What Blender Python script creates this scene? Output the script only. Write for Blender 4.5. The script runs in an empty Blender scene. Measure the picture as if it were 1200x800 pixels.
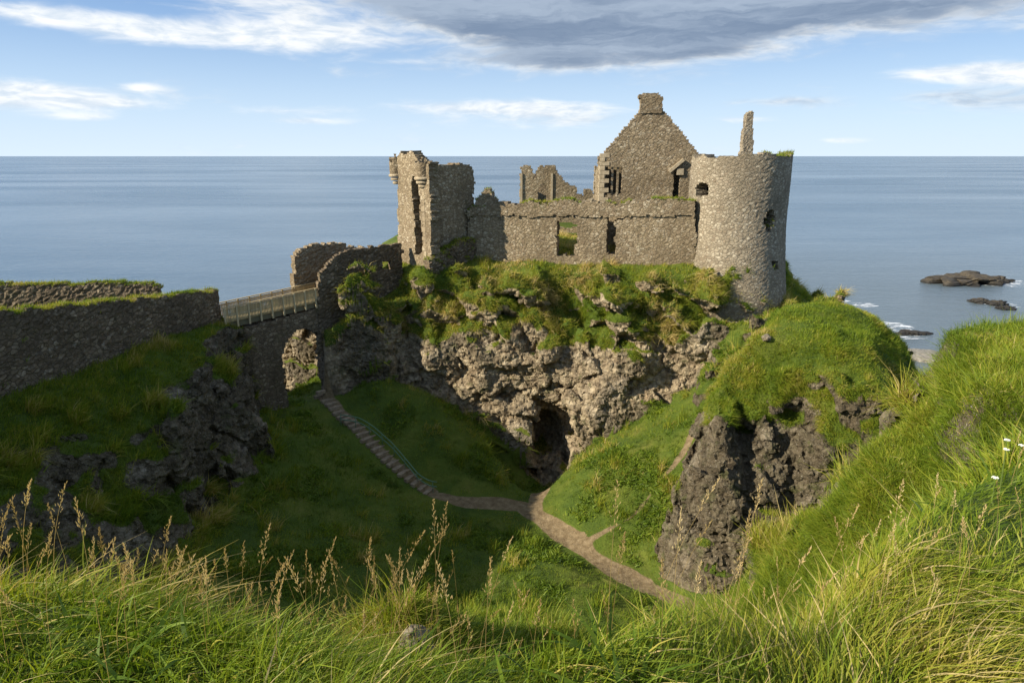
import bpy, math, random
import numpy as np
from mathutils import Vector
R = math.radians
random.seed(4)
rng = np.random.default_rng(11)
scene = bpy.context.scene
COL = scene.collection

# ------------------------------------------------------------------ camera
CAM_Z = 38.0
FPX = 800.0
PITCH = math.atan(217 / 800)
cam_d = bpy.data.cameras.new("camera")
cam_d.sensor_width = 36.0
cam_d.lens = 24.0
cam_d.clip_start = 0.05
cam_d.clip_end = 150000
cam = bpy.data.objects.new("camera", cam_d)
cam.location = (0, 0, CAM_Z)
cam.rotation_euler = (math.pi / 2 - PITCH, 0, 0)
COL.objects.link(cam)
scene.camera = cam

# ------------------------------------------------------------------ light
SUN_AZ = R(249)          # clockwise from +Y
SUN_EL = R(29)
SUNV = Vector((math.sin(SUN_AZ) * math.cos(SUN_EL), math.cos(SUN_AZ) * math.cos(SUN_EL), math.sin(SUN_EL)))
sl = bpy.data.lights.new("sun", 'SUN')
sl.energy = 5.0
sl.angle = R(0.5)
sl.color = (1.0, 0.90, 0.74)
sun = bpy.data.objects.new("sun", sl)
sun.rotation_euler = SUNV.to_track_quat('Z', 'Y').to_euler()
COL.objects.link(sun)

scene.view_settings.view_transform = 'Standard'
scene.view_settings.look = 'None'
scene.view_settings.exposure = 0.70
scene.view_settings.gamma = 1.0
scene.view_settings.use_curve_mapping = False


# ------------------------------------------------------------------ node helpers
class NT:
    def __init__(self, tree):
        self.t = tree
        self.n = tree.nodes
        self.l = tree.links

    def new(self, typ, **kw):
        nd = self.n.new(typ)
        for k, v in kw.items():
            setattr(nd, k, v)
        return nd

    def put(self, sock, v):
        if v is None:
            return
        if hasattr(v, 'is_output') or isinstance(v, bpy.types.NodeSocket):
            self.l.new(v, sock)
        else:
            sock.default_value = v

    def math(self, op, a, b=None, c=None, clamp=False):
        nd = self.new('ShaderNodeMath', operation=op)
        nd.use_clamp = clamp
        self.put(nd.inputs[0], a)
        self.put(nd.inputs[1], b)
        if c is not None:
            self.put(nd.inputs[2], c)
        return nd.outputs[0]

    def vmath(self, op, a, b=None):
        nd = self.new('ShaderNodeVectorMath', operation=op)
        self.put(nd.inputs[0], a)
        if b is not None:
            self.put(nd.inputs[1], b)
        return nd.outputs[1] if op in ('LENGTH', 'DISTANCE', 'DOT_PRODUCT') else nd.outputs[0]

    def comb(self, x, y, z):
        nd = self.new('ShaderNodeCombineXYZ')
        for i, v in enumerate((x, y, z)):
            self.put(nd.inputs[i], v)
        return nd.outputs[0]

    def sep(self, v):
        nd = self.new('ShaderNodeSeparateXYZ')
        self.l.new(v, nd.inputs[0])
        return nd.outputs

    def noise(self, vec, scale, detail=4, rough=0.55, dist=0.0, lac=2.0):
        nd = self.new('ShaderNodeTexNoise')
        self.put(nd.inputs['Vector'], vec)
        nd.inputs['Scale'].default_value = scale
        nd.inputs['Detail'].default_value = detail
        nd.inputs['Roughness'].default_value = rough
        nd.inputs['Distortion'].default_value = dist
        nd.inputs['Lacunarity'].default_value = lac
        return nd.outputs[0]

    def voro(self, vec, scale, feature='F1', rand=1.0, out='Distance'):
        nd = self.new('ShaderNodeTexVoronoi', feature=feature)
        self.put(nd.inputs['Vector'], vec)
        nd.inputs['Scale'].default_value = scale
        nd.inputs['Randomness'].default_value = rand
        return nd.outputs[out]

    def ramp(self, fac, stops, interp='LINEAR'):
        nd = self.new('ShaderNodeValToRGB')
        cr = nd.color_ramp
        cr.interpolation = interp
        while len(cr.elements) < len(stops):
            cr.elements.new(0.5)
        for e, (p, c) in zip(cr.elements, stops):
            e.position = p
            e.color = (c[0], c[1], c[2], 1) if not isinstance(c, (int, float)) else (c, c, c, 1)
        self.put(nd.inputs[0], fac)
        return nd.outputs[0]

    def mix(self, fac, a, b, blend='MIX'):
        nd = self.new('ShaderNodeMix', data_type='RGBA', blend_type=blend)
        self.put(nd.inputs[0], fac)
        for i, v in ((6, a), (7, b)):
            if isinstance(v, tuple):
                v = (v[0], v[1], v[2], 1)
            self.put(nd.inputs[i], v)
        return nd.outputs[2]

    def smooth(self, x, a, b, lo=0.0, hi=1.0):
        nd = self.new('ShaderNodeMapRange', interpolation_type='SMOOTHSTEP')
        self.put(nd.inputs[0], x)
        nd.inputs[1].default_value = a
        nd.inputs[2].default_value = b
        nd.inputs[3].default_value = lo
        nd.inputs[4].default_value = hi
        return nd.outputs[0]

    def lin(self, x, a, b, lo=0.0, hi=1.0):
        nd = self.new('ShaderNodeMapRange')
        self.put(nd.inputs[0], x)
        nd.inputs[1].default_value = a
        nd.inputs[2].default_value = b
        nd.inputs[3].default_value = lo
        nd.inputs[4].default_value = hi
        return nd.outputs[0]

    def bump(self, h, strength, dist, normal=None):
        nd = self.new('ShaderNodeBump')
        nd.inputs['Strength'].default_value = strength
        nd.inputs['Distance'].default_value = dist
        self.put(nd.inputs['Height'], h)
        if normal is not None:
            self.l.new(normal, nd.inputs['Normal'])
        return nd.outputs[0]


def new_mat(name):
    m = bpy.data.materials.new(name)
    m.use_nodes = True
    m.node_tree.nodes.clear()
    g = NT(m.node_tree)
    out = g.new('ShaderNodeOutputMaterial')
    return m, g, out


def principled(g, out, col, rough=0.9, normal=None, spec=0.3):
    b = g.new('ShaderNodeBsdfPrincipled')
    if isinstance(col, tuple):
        col = (col[0], col[1], col[2], 1)
    g.put(b.inputs['Base Color'], col)
    g.put(b.inputs['Roughness'], rough)
    b.inputs['Specular IOR Level'].default_value = spec
    if normal is not None:
        g.l.new(normal, b.inputs['Normal'])
    g.l.new(b.outputs[0], out.inputs[0])
    return b


# ------------------------------------------------------------------ sky
def build_world():
    w = bpy.data.worlds.new("World")
    scene.world = w
    w.use_nodes = True
    w.node_tree.nodes.clear()
    g = NT(w.node_tree)
    out = g.new('ShaderNodeOutputWorld')
    bg = g.new('ShaderNodeBackground')
    sky = g.new('ShaderNodeTexSky', sky_type='NISHITA')
    sky.sun_disc = False
    sky.sun_elevation = SUN_EL
    sky.sun_rotation = SUN_AZ
    sky.altitude = 40
    sky.air_density = 1.0
    sky.dust_density = 0.35
    sky.ozone_density = 2.2
    bg.inputs['Strength'].default_value = 0.078
    tc = g.new('ShaderNodeTexCoord')
    d = tc.outputs['Generated']
    x, y, z = g.sep(d)
    deg = 180 / math.pi
    az = g.math('MULTIPLY', g.math('ARCTAN2', x, y), deg)
    el = g.math('MULTIPLY', g.math('ARCSINE', z), deg)
    # cloud field in degrees of azimuth and elevation, flattened as clouds seen low over the sea are
    q = g.comb(g.math('MULTIPLY', az, 0.10), g.math('MULTIPLY', el, 0.40), 0.0)
    warp = g.new('ShaderNodeTexNoise')
    g.put(warp.inputs['Vector'], q)
    warp.inputs['Scale'].default_value = 1.3
    warp.inputs['Detail'].default_value = 2
    wv = g.vmath('MULTIPLY', g.vmath('SUBTRACT', warp.outputs[1], (0.5, 0.5, 0.5)), (0.55, 0.55, 0.0))
    q2 = g.vmath('ADD', q, wv)
    n1 = g.noise(q2, 1.0, 9, 0.56)
    n2 = g.noise(g.vmath('MULTIPLY', q2, (2.2, 2.2, 1.0)), 1.5, 8, 0.55)
    field = g.math('ADD', g.math('MULTIPLY', n1, 0.65), g.math('MULTIPLY', n2, 0.35))

    def blob(ca, ce, ra, re, amp, tilt=0.0):
        da = g.math('DIVIDE', g.math('SUBTRACT', az, ca), ra)
        ee = g.math('SUBTRACT', g.math('SUBTRACT', el, ce), g.math('MULTIPLY', g.math('SUBTRACT', az, ca), tilt))
        de = g.math('DIVIDE', ee, re)
        r2 = g.math('ADD', g.math('MULTIPLY', da, da), g.math('MULTIPLY', de, de))
        return g.math('MULTIPLY', g.math('EXPONENT', g.math('MULTIPLY', r2, -1.0)), amp)

    def total(items):
        s = None
        for it in items:
            b = blob(*it)
            s = b if s is None else g.math('ADD', s, b)
        return s
    # bright clouds: long wisps, the low cumulus and the streaks over the horizon
    bright = total(CLOUD_BRIGHT)
    dark = total(CLOUD_DARK)
    strk = g.noise(g.comb(g.math('ADD', g.math('MULTIPLY', az, 0.055), g.math('MULTIPLY', n1, 0.5)), g.math('ADD', g.math('MULTIPLY', el, 0.55), n2), 4.0), 1.0, 7, 0.6)
    hb = g.math('ADD', g.math('MULTIPLY', g.math('SUBTRACT', field, 0.5), 1.5), bright)
    cov_b = g.smooth(hb, 0.12, 0.75)
    hd = g.math('ADD', g.math('MULTIPLY', g.math('SUBTRACT', field, 0.5), 1.7), dark)
    cov_d = g.smooth(hd, 0.06, 0.74)
    dens = g.smooth(g.math('ADD', hd, g.math('MULTIPLY', g.math('SUBTRACT', strk, 0.5), 1.1)), 0.34, 0.95)
    n3 = g.noise(g.vmath('MULTIPLY', q2, (3.0, 3.0, 1.0)), 2.0, 6, 0.6)
    white = g.mix(g.smooth(g.math('ADD', g.math('MULTIPLY', n2, 0.6), g.math('MULTIPLY', n3, 0.4)), 0.38, 0.60), (5.6, 6.4, 7.3), (8.4, 8.5, 8.5))
    dk = g.mix(g.smooth(strk, 0.36, 0.66), (1.7, 2.3, 3.3), (3.3, 4.0, 5.0))
    edge = g.mix(g.smooth(n3, 0.36, 0.62), (4.6, 5.4, 6.4), (6.8, 7.1, 7.3))
    dcol = g.mix(dens, edge, dk)
    base = sky.outputs[0]
    # pale band of sea air over the horizon
    hor = g.math('EXPONENT', g.math('MULTIPLY', g.math('ABSOLUTE', el), -0.22))
    base = g.mix(0.75, base, g.mix(g.smooth(el, 0.5, 13), SKY_LOW, SKY_HIGH))
    base = g.mix(g.math('MULTIPLY', hor, 0.85), base, SKY_HOR)
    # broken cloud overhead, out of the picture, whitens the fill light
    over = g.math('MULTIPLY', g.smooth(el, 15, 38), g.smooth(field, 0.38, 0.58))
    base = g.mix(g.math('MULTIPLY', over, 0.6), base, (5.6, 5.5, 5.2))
    c = g.mix(g.math('MULTIPLY', cov_b, 0.92), base, white)
    c = g.mix(g.math('MULTIPLY', cov_d, 0.96), c, dcol)
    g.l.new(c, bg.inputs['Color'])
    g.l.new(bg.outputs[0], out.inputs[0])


SKY_HOR = (6.3, 7.4, 8.5)
SKY_LOW = (4.0, 5.9, 8.3)
SKY_HIGH = (1.35, 2.9, 5.9)
# azimuth, elevation, radii in degrees, weight, tilt
CLOUD_BRIGHT = [(-33, 8.8, 5, .6, .44, -.06), (-28, 8.6, 6, .9, .50, -.06), (-21, 8.3, 8, .9, .55, .0), (-14, 8.8, 7, 1.2, .55, .0),
                (-17, 10.8, 7, 1.2, .55, 0), (-35, 3.9, 5.0, .9, 1.05, .0), (-29.5, 3.6, 3.5, .5, .55, 0), (-27, 4.6, 1.3, .35, .62, 0), (-31, 2.6, 2.5, .3, .42, 0),
                (-3, 3.75, 8, .6, .62, 0), (4, 3.5, 7, .7, .48, 0), (-16, 3.3, 6, .4, .36, 0), (-16, 2.6, 3, .25, .5, 0), (-9, 7.0, 5, .25, .3, 0), (18, 2.7, 3, .3, .45, 0),
                (32.5, 5.3, 5, .6, .95, 0), (37, 5.0, 4, .7, .6, 0), (24.5, 1.1, 2, .25, .5, 0), (-37, 11, 3, .5, .5, 0), (2, 2.4, 12, .6, .28, 0), (20, 7.6, 5, .4, .4, 0)]
CLOUD_DARK = [(-4, 10.8, 7, 1.7, .62, -.05), (4, 9.0, 10, 2.2, .85, 0), (15, 9.6, 11, 2.0, .85, 0), (28, 9.6, 12, 1.4, .75, 0),
              (3, 7.0, 8, .7, .42, -.02), (12, 13.5, 45, 2.8, .9, 0), (33, 3.8, 6, .8, .52, 0), (-9, 12.4, 6, 1.4, .4, 0), (21, 3.9, 3, .3, .36, 0), (13, 7.4, 6, .5, .36, .02), (4, 2.9, 9, .5, .3, 0)]
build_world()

# ------------------------------------------------------------------ projection helpers (photo pixels, 1200 x 800)
cp, sp = math.cos(PITCH), math.sin(PITCH)


def ray(px, py):
    a = (px - 600) / FPX
    b = -(py - 400) / FPX
    return (a, cp + b * sp, -sp + b * cp)


def PY(px, py, Y):
    d = ray(px, py)
    s = Y / d[1]
    return (d[0] * s, Y, CAM_Z + d[2] * s)


def PZ(px, py, z):
    d = ray(px, py)
    s = (z - CAM_Z) / d[2]
    return (d[0] * s, d[1] * s, z)


def project(P):
    P = np.asarray(P, float)
    x, y, z = P[..., 0], P[..., 1], P[..., 2] - CAM_Z
    w = y * cp - z * sp
    v = y * sp + z * cp
    return 600 + FPX * x / w, 400 - FPX * v / w


# ------------------------------------------------------------------ noise
def hsh(i, j, k, seed):
    h = (i.astype(np.uint32) * np.uint32(374761393)) ^ (j.astype(np.uint32) * np.uint32(668265263)) ^ \
        (k.astype(np.uint32) * np.uint32(2246822519)) ^ np.uint32((seed * 3266489917) & 0xffffffff)
    h = (h ^ (h >> np.uint32(13))) * np.uint32(1274126177)
    h = (h ^ (h >> np.uint32(15))) * np.uint32(2654435761)
    return (h ^ (h >> np.uint32(16))).astype(np.float32) * np.float32(1 / 4294967296.0)


def vnoise(x, y, z, seed=0):
    x = np.asarray(x, np.float32); y = np.asarray(y, np.float32); z = np.asarray(z, np.float32)
    xi = np.floor(x); yi = np.floor(y); zi = np.floor(z)
    fx = x - xi; fy = y - yi; fz = z - zi
    xi = xi.astype(np.int32); yi = yi.astype(np.int32); zi = zi.astype(np.int32)
    u = fx * fx * (3 - 2 * fx); v = fy * fy * (3 - 2 * fy); w = fz * fz * (3 - 2 * fz)
    r = 0
    for a in (0, 1):
        wx = u if a else 1 - u
        for b in (0, 1):
            wy = v if b else 1 - v
            for c in (0, 1):
                wz = w if c else 1 - w
                r = r + wx * wy * wz * hsh(xi + a, yi + b, zi + c, seed)
    return r * 2 - 1


def fbm(x, y, z, scale, octv=4, seed=0, gain=0.5):
    s = 0; amp = 1.0; f = 1.0 / scale; tot = 0
    for o in range(octv):
        s = s + amp * vnoise(x * f + 17.3 * o, y * f + 9.1 * o, z * f + 5.7 * o, seed + o)
        tot += amp; amp *= gain; f *= 2.03
    return s / tot


def cell(x, y, z, scale, seed=0, facet=False):
    """nearest and second nearest cell point; with facet, also a height on a plane tilted at random in each cell"""
    x = np.asarray(x / scale, np.float32); y = np.asarray(y / scale, np.float32); z = np.asarray(z / scale, np.float32)
    xi = np.floor(x).astype(np.int32); yi = np.floor(y).astype(np.int32); zi = np.floor(z).astype(np.int32)
    d1 = np.full(x.shape, 9, np.float32); d2 = d1.copy()
    idv = np.zeros(x.shape, np.float32)
    pl = np.zeros(x.shape, np.float32)
    for a in (-1, 0, 1):
        for b in (-1, 0, 1):
            for c in (-1, 0, 1):
                I, J, K = xi + a, yi + b, zi + c
                h1 = hsh(I, J, K, seed)
                h2 = hsh(I, J, K, seed + 1); h3 = hsh(I, J, K, seed + 2)
                dx = I + h1 - x
                dy = J + h2 - y
                dz = K + h3 - z
                d = dx * dx + dy * dy + dz * dz
                near = d < d1
                d2 = np.where(near, d1, np.minimum(d2, d))
                idv = np.where(near, h1, idv)
                if facet:
                    t = h2 * 97.3; cz = h3 * 2 - 1
                    sz = np.sqrt(1 - cz * cz)
                    pl = np.where(near, dx * sz * np.cos(t) + dy * sz * np.sin(t) + dz * cz, pl)
                d1 = np.where(near, d, d1)
    if facet:
        return np.sqrt(d1), np.sqrt(d2), idv, pl
    return np.sqrt(d1), np.sqrt(d2), idv


def sstep(a, b, x):
    t = np.clip((x - a) / (b - a), 0, 1)
    return t * t * (3 - 2 * t)


# ------------------------------------------------------------------ mesh helpers
def mesh_np(name, V, F, mat=None, smooth=False, attrs=None, normals=None, parent=None, mats=None, midx=None):
    V = np.ascontiguousarray(V, np.float32); F = np.ascontiguousarray(F, np.int32)
    me = bpy.data.meshes.new(name)
    nf, k = F.shape
    me.vertices.add(len(V)); me.vertices.foreach_set('co', V.ravel())
    me.loops.add(nf * k); me.loops.foreach_set('vertex_index', F.ravel())
    me.polygons.add(nf); me.polygons.foreach_set('loop_start', np.arange(0, nf * k, k, dtype=np.int32))
    me.update(calc_edges=True)
    me.polygons.foreach_set('use_smooth', np.full(nf, smooth))
    if attrs:
        for kx, a in attrs.items():
            at = me.attributes.new(kx, 'FLOAT', 'POINT')
            at.data.foreach_set('value', np.ascontiguousarray(a, np.float32))
    if mats:
        for m in mats:
            me.materials.append(m)
        if midx is not None:
            me.polygons.foreach_set('material_index', np.ascontiguousarray(midx, np.int32))
    elif mat:
        me.materials.append(mat)
    if normals is not None:
        me.normals_split_custom_set_from_vertices(normals.astype(np.float32).tolist())
    o = bpy.data.objects.new(name, me)
    COL.objects.link(o)
    if parent is not None:
        o.parent = parent
        o.matrix_parent_inverse = parent.matrix_world.inverted() if False else o.matrix_parent_inverse
    return o


def tag(o, label=None, cat=None, group=None, kind=None):
    if label: o['label'] = label
    if cat: o['category'] = cat
    if group: o['group'] = group
    if kind: o['kind'] = kind
    return o


def empty(name, loc=(0, 0, 0)):
    o = bpy.data.objects.new(name, None)
    o.location = loc
    COL.objects.link(o)
    return o


def child(o, root):
    """parent o (built in world coordinates) to root without moving it"""
    o.parent = root
    loc = Vector(root.location)
    if o.type == 'MESH' and o.data.users == 1:
        o.data.transform(__import__('mathutils').Matrix.Translation(-loc - (Vector(root.parent.location) if root.parent else Vector())))
    return o


class MB:
    def __init__(self):
        self.v = []; self.f = []

    def add(self, V, F):
        n = len(self.v)
        self.v += [tuple(p) for p in V]
        self.f += [tuple(i + n for i in q) for q in F]

    def box(self, c, ax, ay, az):
        """centre and three half-axis vectors"""
        c = Vector(c); ax = Vector(ax); ay = Vector(ay); az = Vector(az)
        V = [c + sx * ax + sy * ay + sz * az for sz in (-1, 1) for sy in (-1, 1) for sx in (-1, 1)]
        F = [(0, 2, 3, 1), (4, 5, 7, 6), (0, 1, 5, 4), (2, 6, 7, 3), (0, 4, 6, 2), (1, 3, 7, 5)]
        if ax.cross(ay).dot(az) < 0:
            F = [q[::-1] for q in F]
        self.add(V, F)

    def bar(self, a, b, w, h, up=(0, 0, 1)):
        a = Vector(a); b = Vector(b); d = b - a
        s = d.cross(Vector(up)).normalized()
        u = s.cross(d).normalized()
        self.box((a + b) / 2, d / 2, s * w / 2, u * h / 2)

    def tube(self, pts, r, n=8):
        pts = [Vector(p) for p in pts]
        base = len(self.v)
        prev = None
        for i, p in enumerate(pts):
            d = (pts[min(i + 1, len(pts) - 1)] - pts[max(i - 1, 0)]).normalized()
            ref = Vector((0, 0, 1)) if abs(d.z) < 0.95 else Vector((1, 0, 0))
            s = d.cross(ref).normalized(); u = s.cross(d)
            rr = r[i] if isinstance(r, (list, tuple)) else r
            for k in range(n):
                a = 2 * math.pi * k / n
                self.v.append(tuple(p + rr * (math.cos(a) * s + math.sin(a) * u)))
        for i in range(len(pts) - 1):
            for k in range(n):
                a = base + i * n + k; b = base + i * n + (k + 1) % n
                self.f.append((a, b, b + n, a + n))
        self.f.append(tuple(base + k for k in range(n))[::-1])
        self.f.append(tuple(base + (len(pts) - 1) * n + k for k in range(n)))

    def build(self, name, mat, parent=None, bevel=0.0, smooth=False):
        me = bpy.data.meshes.new(name)
        off = Vector((0, 0, 0))
        p = parent
        while p is not None:
            off += Vector(p.location); p = p.parent
        me.from_pydata([tuple(Vector(q) - off) for q in self.v], [], self.f)
        me.materials.append(mat)
        if smooth:
            me.polygons.foreach_set('use_smooth', [True] * len(me.polygons))
        me.update()
        o = bpy.data.objects.new(name, me)
        COL.objects.link(o)
        if parent is not None:
            o.parent = parent
        if bevel:
            m = o.modifiers.new('bevel', 'BEVEL'); m.width = bevel; m.segments = 2
        return o


def inpoly(px, py, poly):
    r = np.zeros(np.shape(px), bool)
    n = len(poly)
    for i in range(n):
        x1, y1 = poly[i]; x2, y2 = poly[(i + 1) % n]
        if y1 == y2:
            continue
        c = (y1 > py) != (y2 > py)
        r ^= c & (px < (x2 - x1) * (py - y1) / (y2 - y1) + x1)
    return r


def sdpoly(px, py, poly):
    """signed distance, positive inside"""
    d = np.full(np.shape(px), 1e9)
    n = len(poly)
    for i in range(n):
        x1, y1 = poly[i][:2]; x2, y2 = poly[(i + 1) % n][:2]
        ex, ey = x2 - x1, y2 - y1
        t = np.clip(((px - x1) * ex + (py - y1) * ey) / (ex * ex + ey * ey + 1e-12), 0, 1)
        d = np.minimum(d, (px - x1 - t * ex) ** 2 + (py - y1 - t * ey) ** 2)
    d = np.sqrt(d)
    return np.where(inpoly(px, py, [q[:2] for q in poly]), d, -d)

# ------------------------------------------------------------------ landform: one height function in four landforms
def xy(px, py, z):
    return PZ(px, py, z)[:2]


CRAG = [
    (8.0, [(-26, 71), (-24.5, 66), (-22, 62.4), (-16.6, 60.8), (-16.9, 56.6), (-15.6, 54.2), (-11.0, 56.6), (-7.0, 57.0), (-4, 56.4), (-1.5, 55.6), (1.2, 54.9), (6, 52.8), (11, 52.2), (15, 51.8),
           (19, 51.2), (25, 51.5), (31, 53), (36, 60), (39, 72), (34, 100), (10, 120), (-10, 120), (-24, 104), (-24, 80)]),
    (23.4, [(-23.4, 69.5), (-22.2, 66.2), (-19.8, 63.8), (-16.6, 62.6), (-16.6, 58.0), (-15.9, 55.0), (-12.4, 57.2), (-9.4, 59.5), (-8.0, 59.0), (-6.0, 58.7), (-2.4, 58.2), (0.6, 57.6), (3.6, 56.4), (8, 55.4), (13, 54.8), (17, 53.6), (21, 53.2),
            (25.5, 54.6), (28.8, 60), (31, 72), (28, 98), (9, 114), (-8, 114), (-19, 100), (-20, 80)]),
    (28.2, [(-13.8, 67), (-12.6, 64.6), (-10.7, 62.6), (-9.0, 60.7), (-7.4, 58.9), (-4, 60.4), (0, 60.0), (6, 58.6), (12, 56.9), (15.5, 56.2), (19.5, 56.3), (22.6, 58.6),
            (24.4, 62), (27.5, 72), (24, 96), (8, 110), (-7, 110), (-15, 96), (-15, 80)]),
    (29.8, [(-10, 70), (-8, 66), (0, 63.5), (10, 62), (18, 60), (22, 62), (24, 72), (20, 92), (7, 104), (-6, 104), (-11, 90), (-12, 80)]),
]
RIDGE = [
    (11.0, [(-10.5, 56.5), (-13, 51), (-14.2, 45), (-13.6, 40), (-13.6, 34), (-15, 28), (-18, 21), (-22, 12), (-26, 0), (-40, -18), (-90, -18), (-90, 78), (-52, 72),
            (-33, 66), (-26, 61.5), (-20.5, 59.5)]),
    (18.0, [(-20.8, 54.8), (-20.2, 51), (-17.6, 46), (-18.4, 42), (-18.6, 36), (-19.5, 30), (-22, 23), (-26, 12), (-31, 0), (-44, -14), (-88, -14), (-88, 74), (-52, 69),
            (-35, 62), (-28, 58), (-22, 57)]),
    (22.3, [(-21.6, 53.6), (-21.4, 51), (-20.2, 47), (-21.5, 44), (-21.4, 39), (-23.8, 35), (-24.6, 29), (-27, 22), (-30, 12), (-35, 0), (-46, -10), (-86, -10), (-86, 70), (-52, 67),
            (-37, 60), (-30, 56), (-23.5, 55.4)]),
    (25.3, [(-21.6, 52.4), (-22, 49.5), (-22.6, 47.4), (-24.6, 43), (-26.4, 37), (-28.2, 32), (-30, 26), (-32.5, 18), (-36, 8), (-42, 0), (-50, -8), (-84, -8), (-84, 66), (-52, 64.5),
            (-39, 58.5), (-31.5, 54.6), (-25, 53.6)]),
    (26.3, [(-26, 48), (-30, 36), (-36, 20), (-46, 4), (-80, 0), (-80, 60), (-52, 60), (-40, 55), (-32, 52)]),
]
RIDGE[1] = (18.0, [((x_ - 0.5) if 15 < y_ < 52 and x_ > -34 else x_, y_) for x_, y_ in RIDGE[1][1]])
RIDGE[2] = (22.3, [((x_ + 0.9) if 15 < y_ < 51 and x_ > -34 else x_, y_) for x_, y_ in RIDGE[2][1]])
MOUND = [
    (12.0, [xy(752, 655, 13.5), xy(800, 698, 13.5), xy(862, 712, 13.5), (16, 31.5), (20, 33), (26, 35), (31, 40), (34, 47), (30, 54), (22, 55), (16, 51), (12.6, 46), (9.6, 40)]),
    (15.5, [xy(772, 632, 15.5), xy(815, 662, 15.5), xy(866, 676, 15.5), xy(925, 668, 15.5), (18.5, 34.5), (24, 36.2), (29, 40.5), (32, 47), (28, 52.5), (21, 53), (16, 49), (13.4, 45), (10.4, 40)]),
    (22.6, [xy(834, 506, 22.6), xy(868, 486, 22.6), xy(900, 505, 22.6), xy(940, 500, 22.6), xy(985, 520, 22.6), xy(1030, 524, 22.6), (22, 37.2), (26.8, 41), (29, 46), (26, 50.5), (21, 51), (17, 48.4), (14.6, 45)]),
    (25.2, [xy(858, 440, 25.2), xy(900, 450, 25.2), xy(950, 455, 25.2), xy(1010, 470, 25.2), xy(1052, 470, 25.2), (25.6, 42), (27.2, 46), (24.6, 49), (21, 49.5), (18, 47)]),
    (27.5, [xy(895, 396, 27.5), xy(940, 398, 27.5), xy(985, 404, 27.5), xy(1030, 400, 27.5), (24.6, 45), (24.6, 47), (22, 47.6), (19, 46.4)]),
    (28.5, [(17.6, 42.8), (19.6, 42.2), (22.2, 43.4), (22.5, 45), (19.6, 45.2)]),
]
PATH_MAIN = [(845, 738, 13.6), (800, 706, 13.5), (770, 693, 13.3), (740, 680, 13.1), (712, 664, 12.9), (688, 648, 12.8), (668, 632, 12.7), (650, 618, 12.6), (632, 604, 12.6), (612, 592, 12.6),
             (590, 590, 12.6), (560, 590, 12.7), (535, 587, 12.8), (508, 580, 13.0)]
PATH_CAVE = [(628, 602, 12.6), (630, 585, 12.5), (636, 572, 12.4), (640, 560, 12.3)]
STAIR = [(506, 577, 13.0), (478, 557, 14.0), (452, 535, 15.1), (428, 511, 16.3), (404, 488, 17.1), (374, 463, 18.0)]
TRAIL = [(690, 634, 13.2), (712, 622, 13.7), (740, 606, 14.3), (756, 588, 15.0), (768, 568, 15.8), (790, 545, 16.8), (806, 520, 17.9), (818, 496, 18.9), (832, 476, 19.8)]

VPTS = [PZ(*q) for q in PATH_MAIN + PATH_CAVE + STAIR + TRAIL]
VPTS += [PZ(*q) for q in [
    (600, 560, 13.0), (565, 530, 14.6), (500, 472, 18.0), (440, 448, 19.2), (420, 480, 17.6), (455, 505, 16.4), (500, 540, 14.6), (330, 500, 17.6), (400, 560, 15.0), (320, 600, 15.2),
    (450, 620, 13.3), (400, 680, 13.8), (500, 650, 13.0), (330, 660, 15.0), (600, 640, 13.1), (655, 592, 13.2), (700, 565, 15.2), (700, 605, 13.9), (750, 612, 14.2), (770, 530, 17.0),
    (805, 500, 18.4), (838, 462, 20.6), (862, 415, 23.4), (884, 385, 24.6), (745, 650, 13.4), (700, 540, 15.6), (780, 490, 17.8), (820, 452, 20.2), (650, 560, 13.0),
    (640, 660, 13.8), (720, 700, 14.0), (1040, 560, 20.0), (1075, 520, 20.3)]]
VPTS += [(0, 27, 14), (-8, 28, 14), (8, 28, 14.5), (14, 27, 17), (-14, 24, 15.5), (-12, 12, 17), (-22, 5, 20), (0, 10, 16), (10, 10, 18), (18, 31, 19), (24, 33, 18.5), (30, 34, 14), (36, 36, 4), (42, 40, -3),
         (-17.8, 57, 17.6), (-19, 61, 17.4), (-18.2, 64.5, 17.0), (-21, 67, 11), (-26, 72, 2), (-30, 80, -3), (-18, 76, 4), (-14, 60, 18), (30, 60, 8), (36, 66, -3), (28, 54, 14), (35, 52, 3), (42, 56, -4),
         (20, 52, 21), (24, 53.5, 18), (0, 54, 12.6), (3, 58, 12), (-40, 84, -4), (40, 84, -4), (0, 125, -4), (50, 20, -3), (36, 20, 12), (60, 60, -5), (-60, 90, -5), (60, 120, -5), (-60, 120, -5),
         (0, -20, 30), (40, -20, 20), (-40, -20, 20), (-30, 40, 18), (-50, 40, 18), (60, 0, -2), (60, 30, -4), (8, 62, 12), (8, 75, 2)]
VP = np.array(VPTS)
D = np.sqrt(((VP[:, None, :2] - VP[None, :, :2]) ** 2).sum(-1) + 0.6)
VW = np.linalg.solve(np.block([[D + 0.02 * np.eye(len(VP)), np.ones((len(VP), 1))], [np.ones((1, len(VP))), np.zeros((1, 1))]]), np.append(VP[:, 2], 0))

BRINK = [(-45, 0.3), (-12, 1.3), (-4, 2.9), (-1.9, 2.5), (-0.6, 1.85), (0, 1.85), (0.9, 2.3), (1.35, 2.4), (1.9, 3.0), (2.5, 3.7), (3.3, 4.4), (4.6, 5.3), (7, 5.6), (12, 3.5), (20, -3), (26, -10), (26, -22), (-45, -22)]
DOMES = [(PY(474, 676, 9.0), 1.0, 0.8), (PY(545, 712, 9.6), 1.5, 0.7), (PY(625, 712, 10.2), 1.5, 0.8), (PY(405, 748, 7.0), 1.6, 0.8), (PY(585, 705, 11.5), 2.0, 0.8)]


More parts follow.
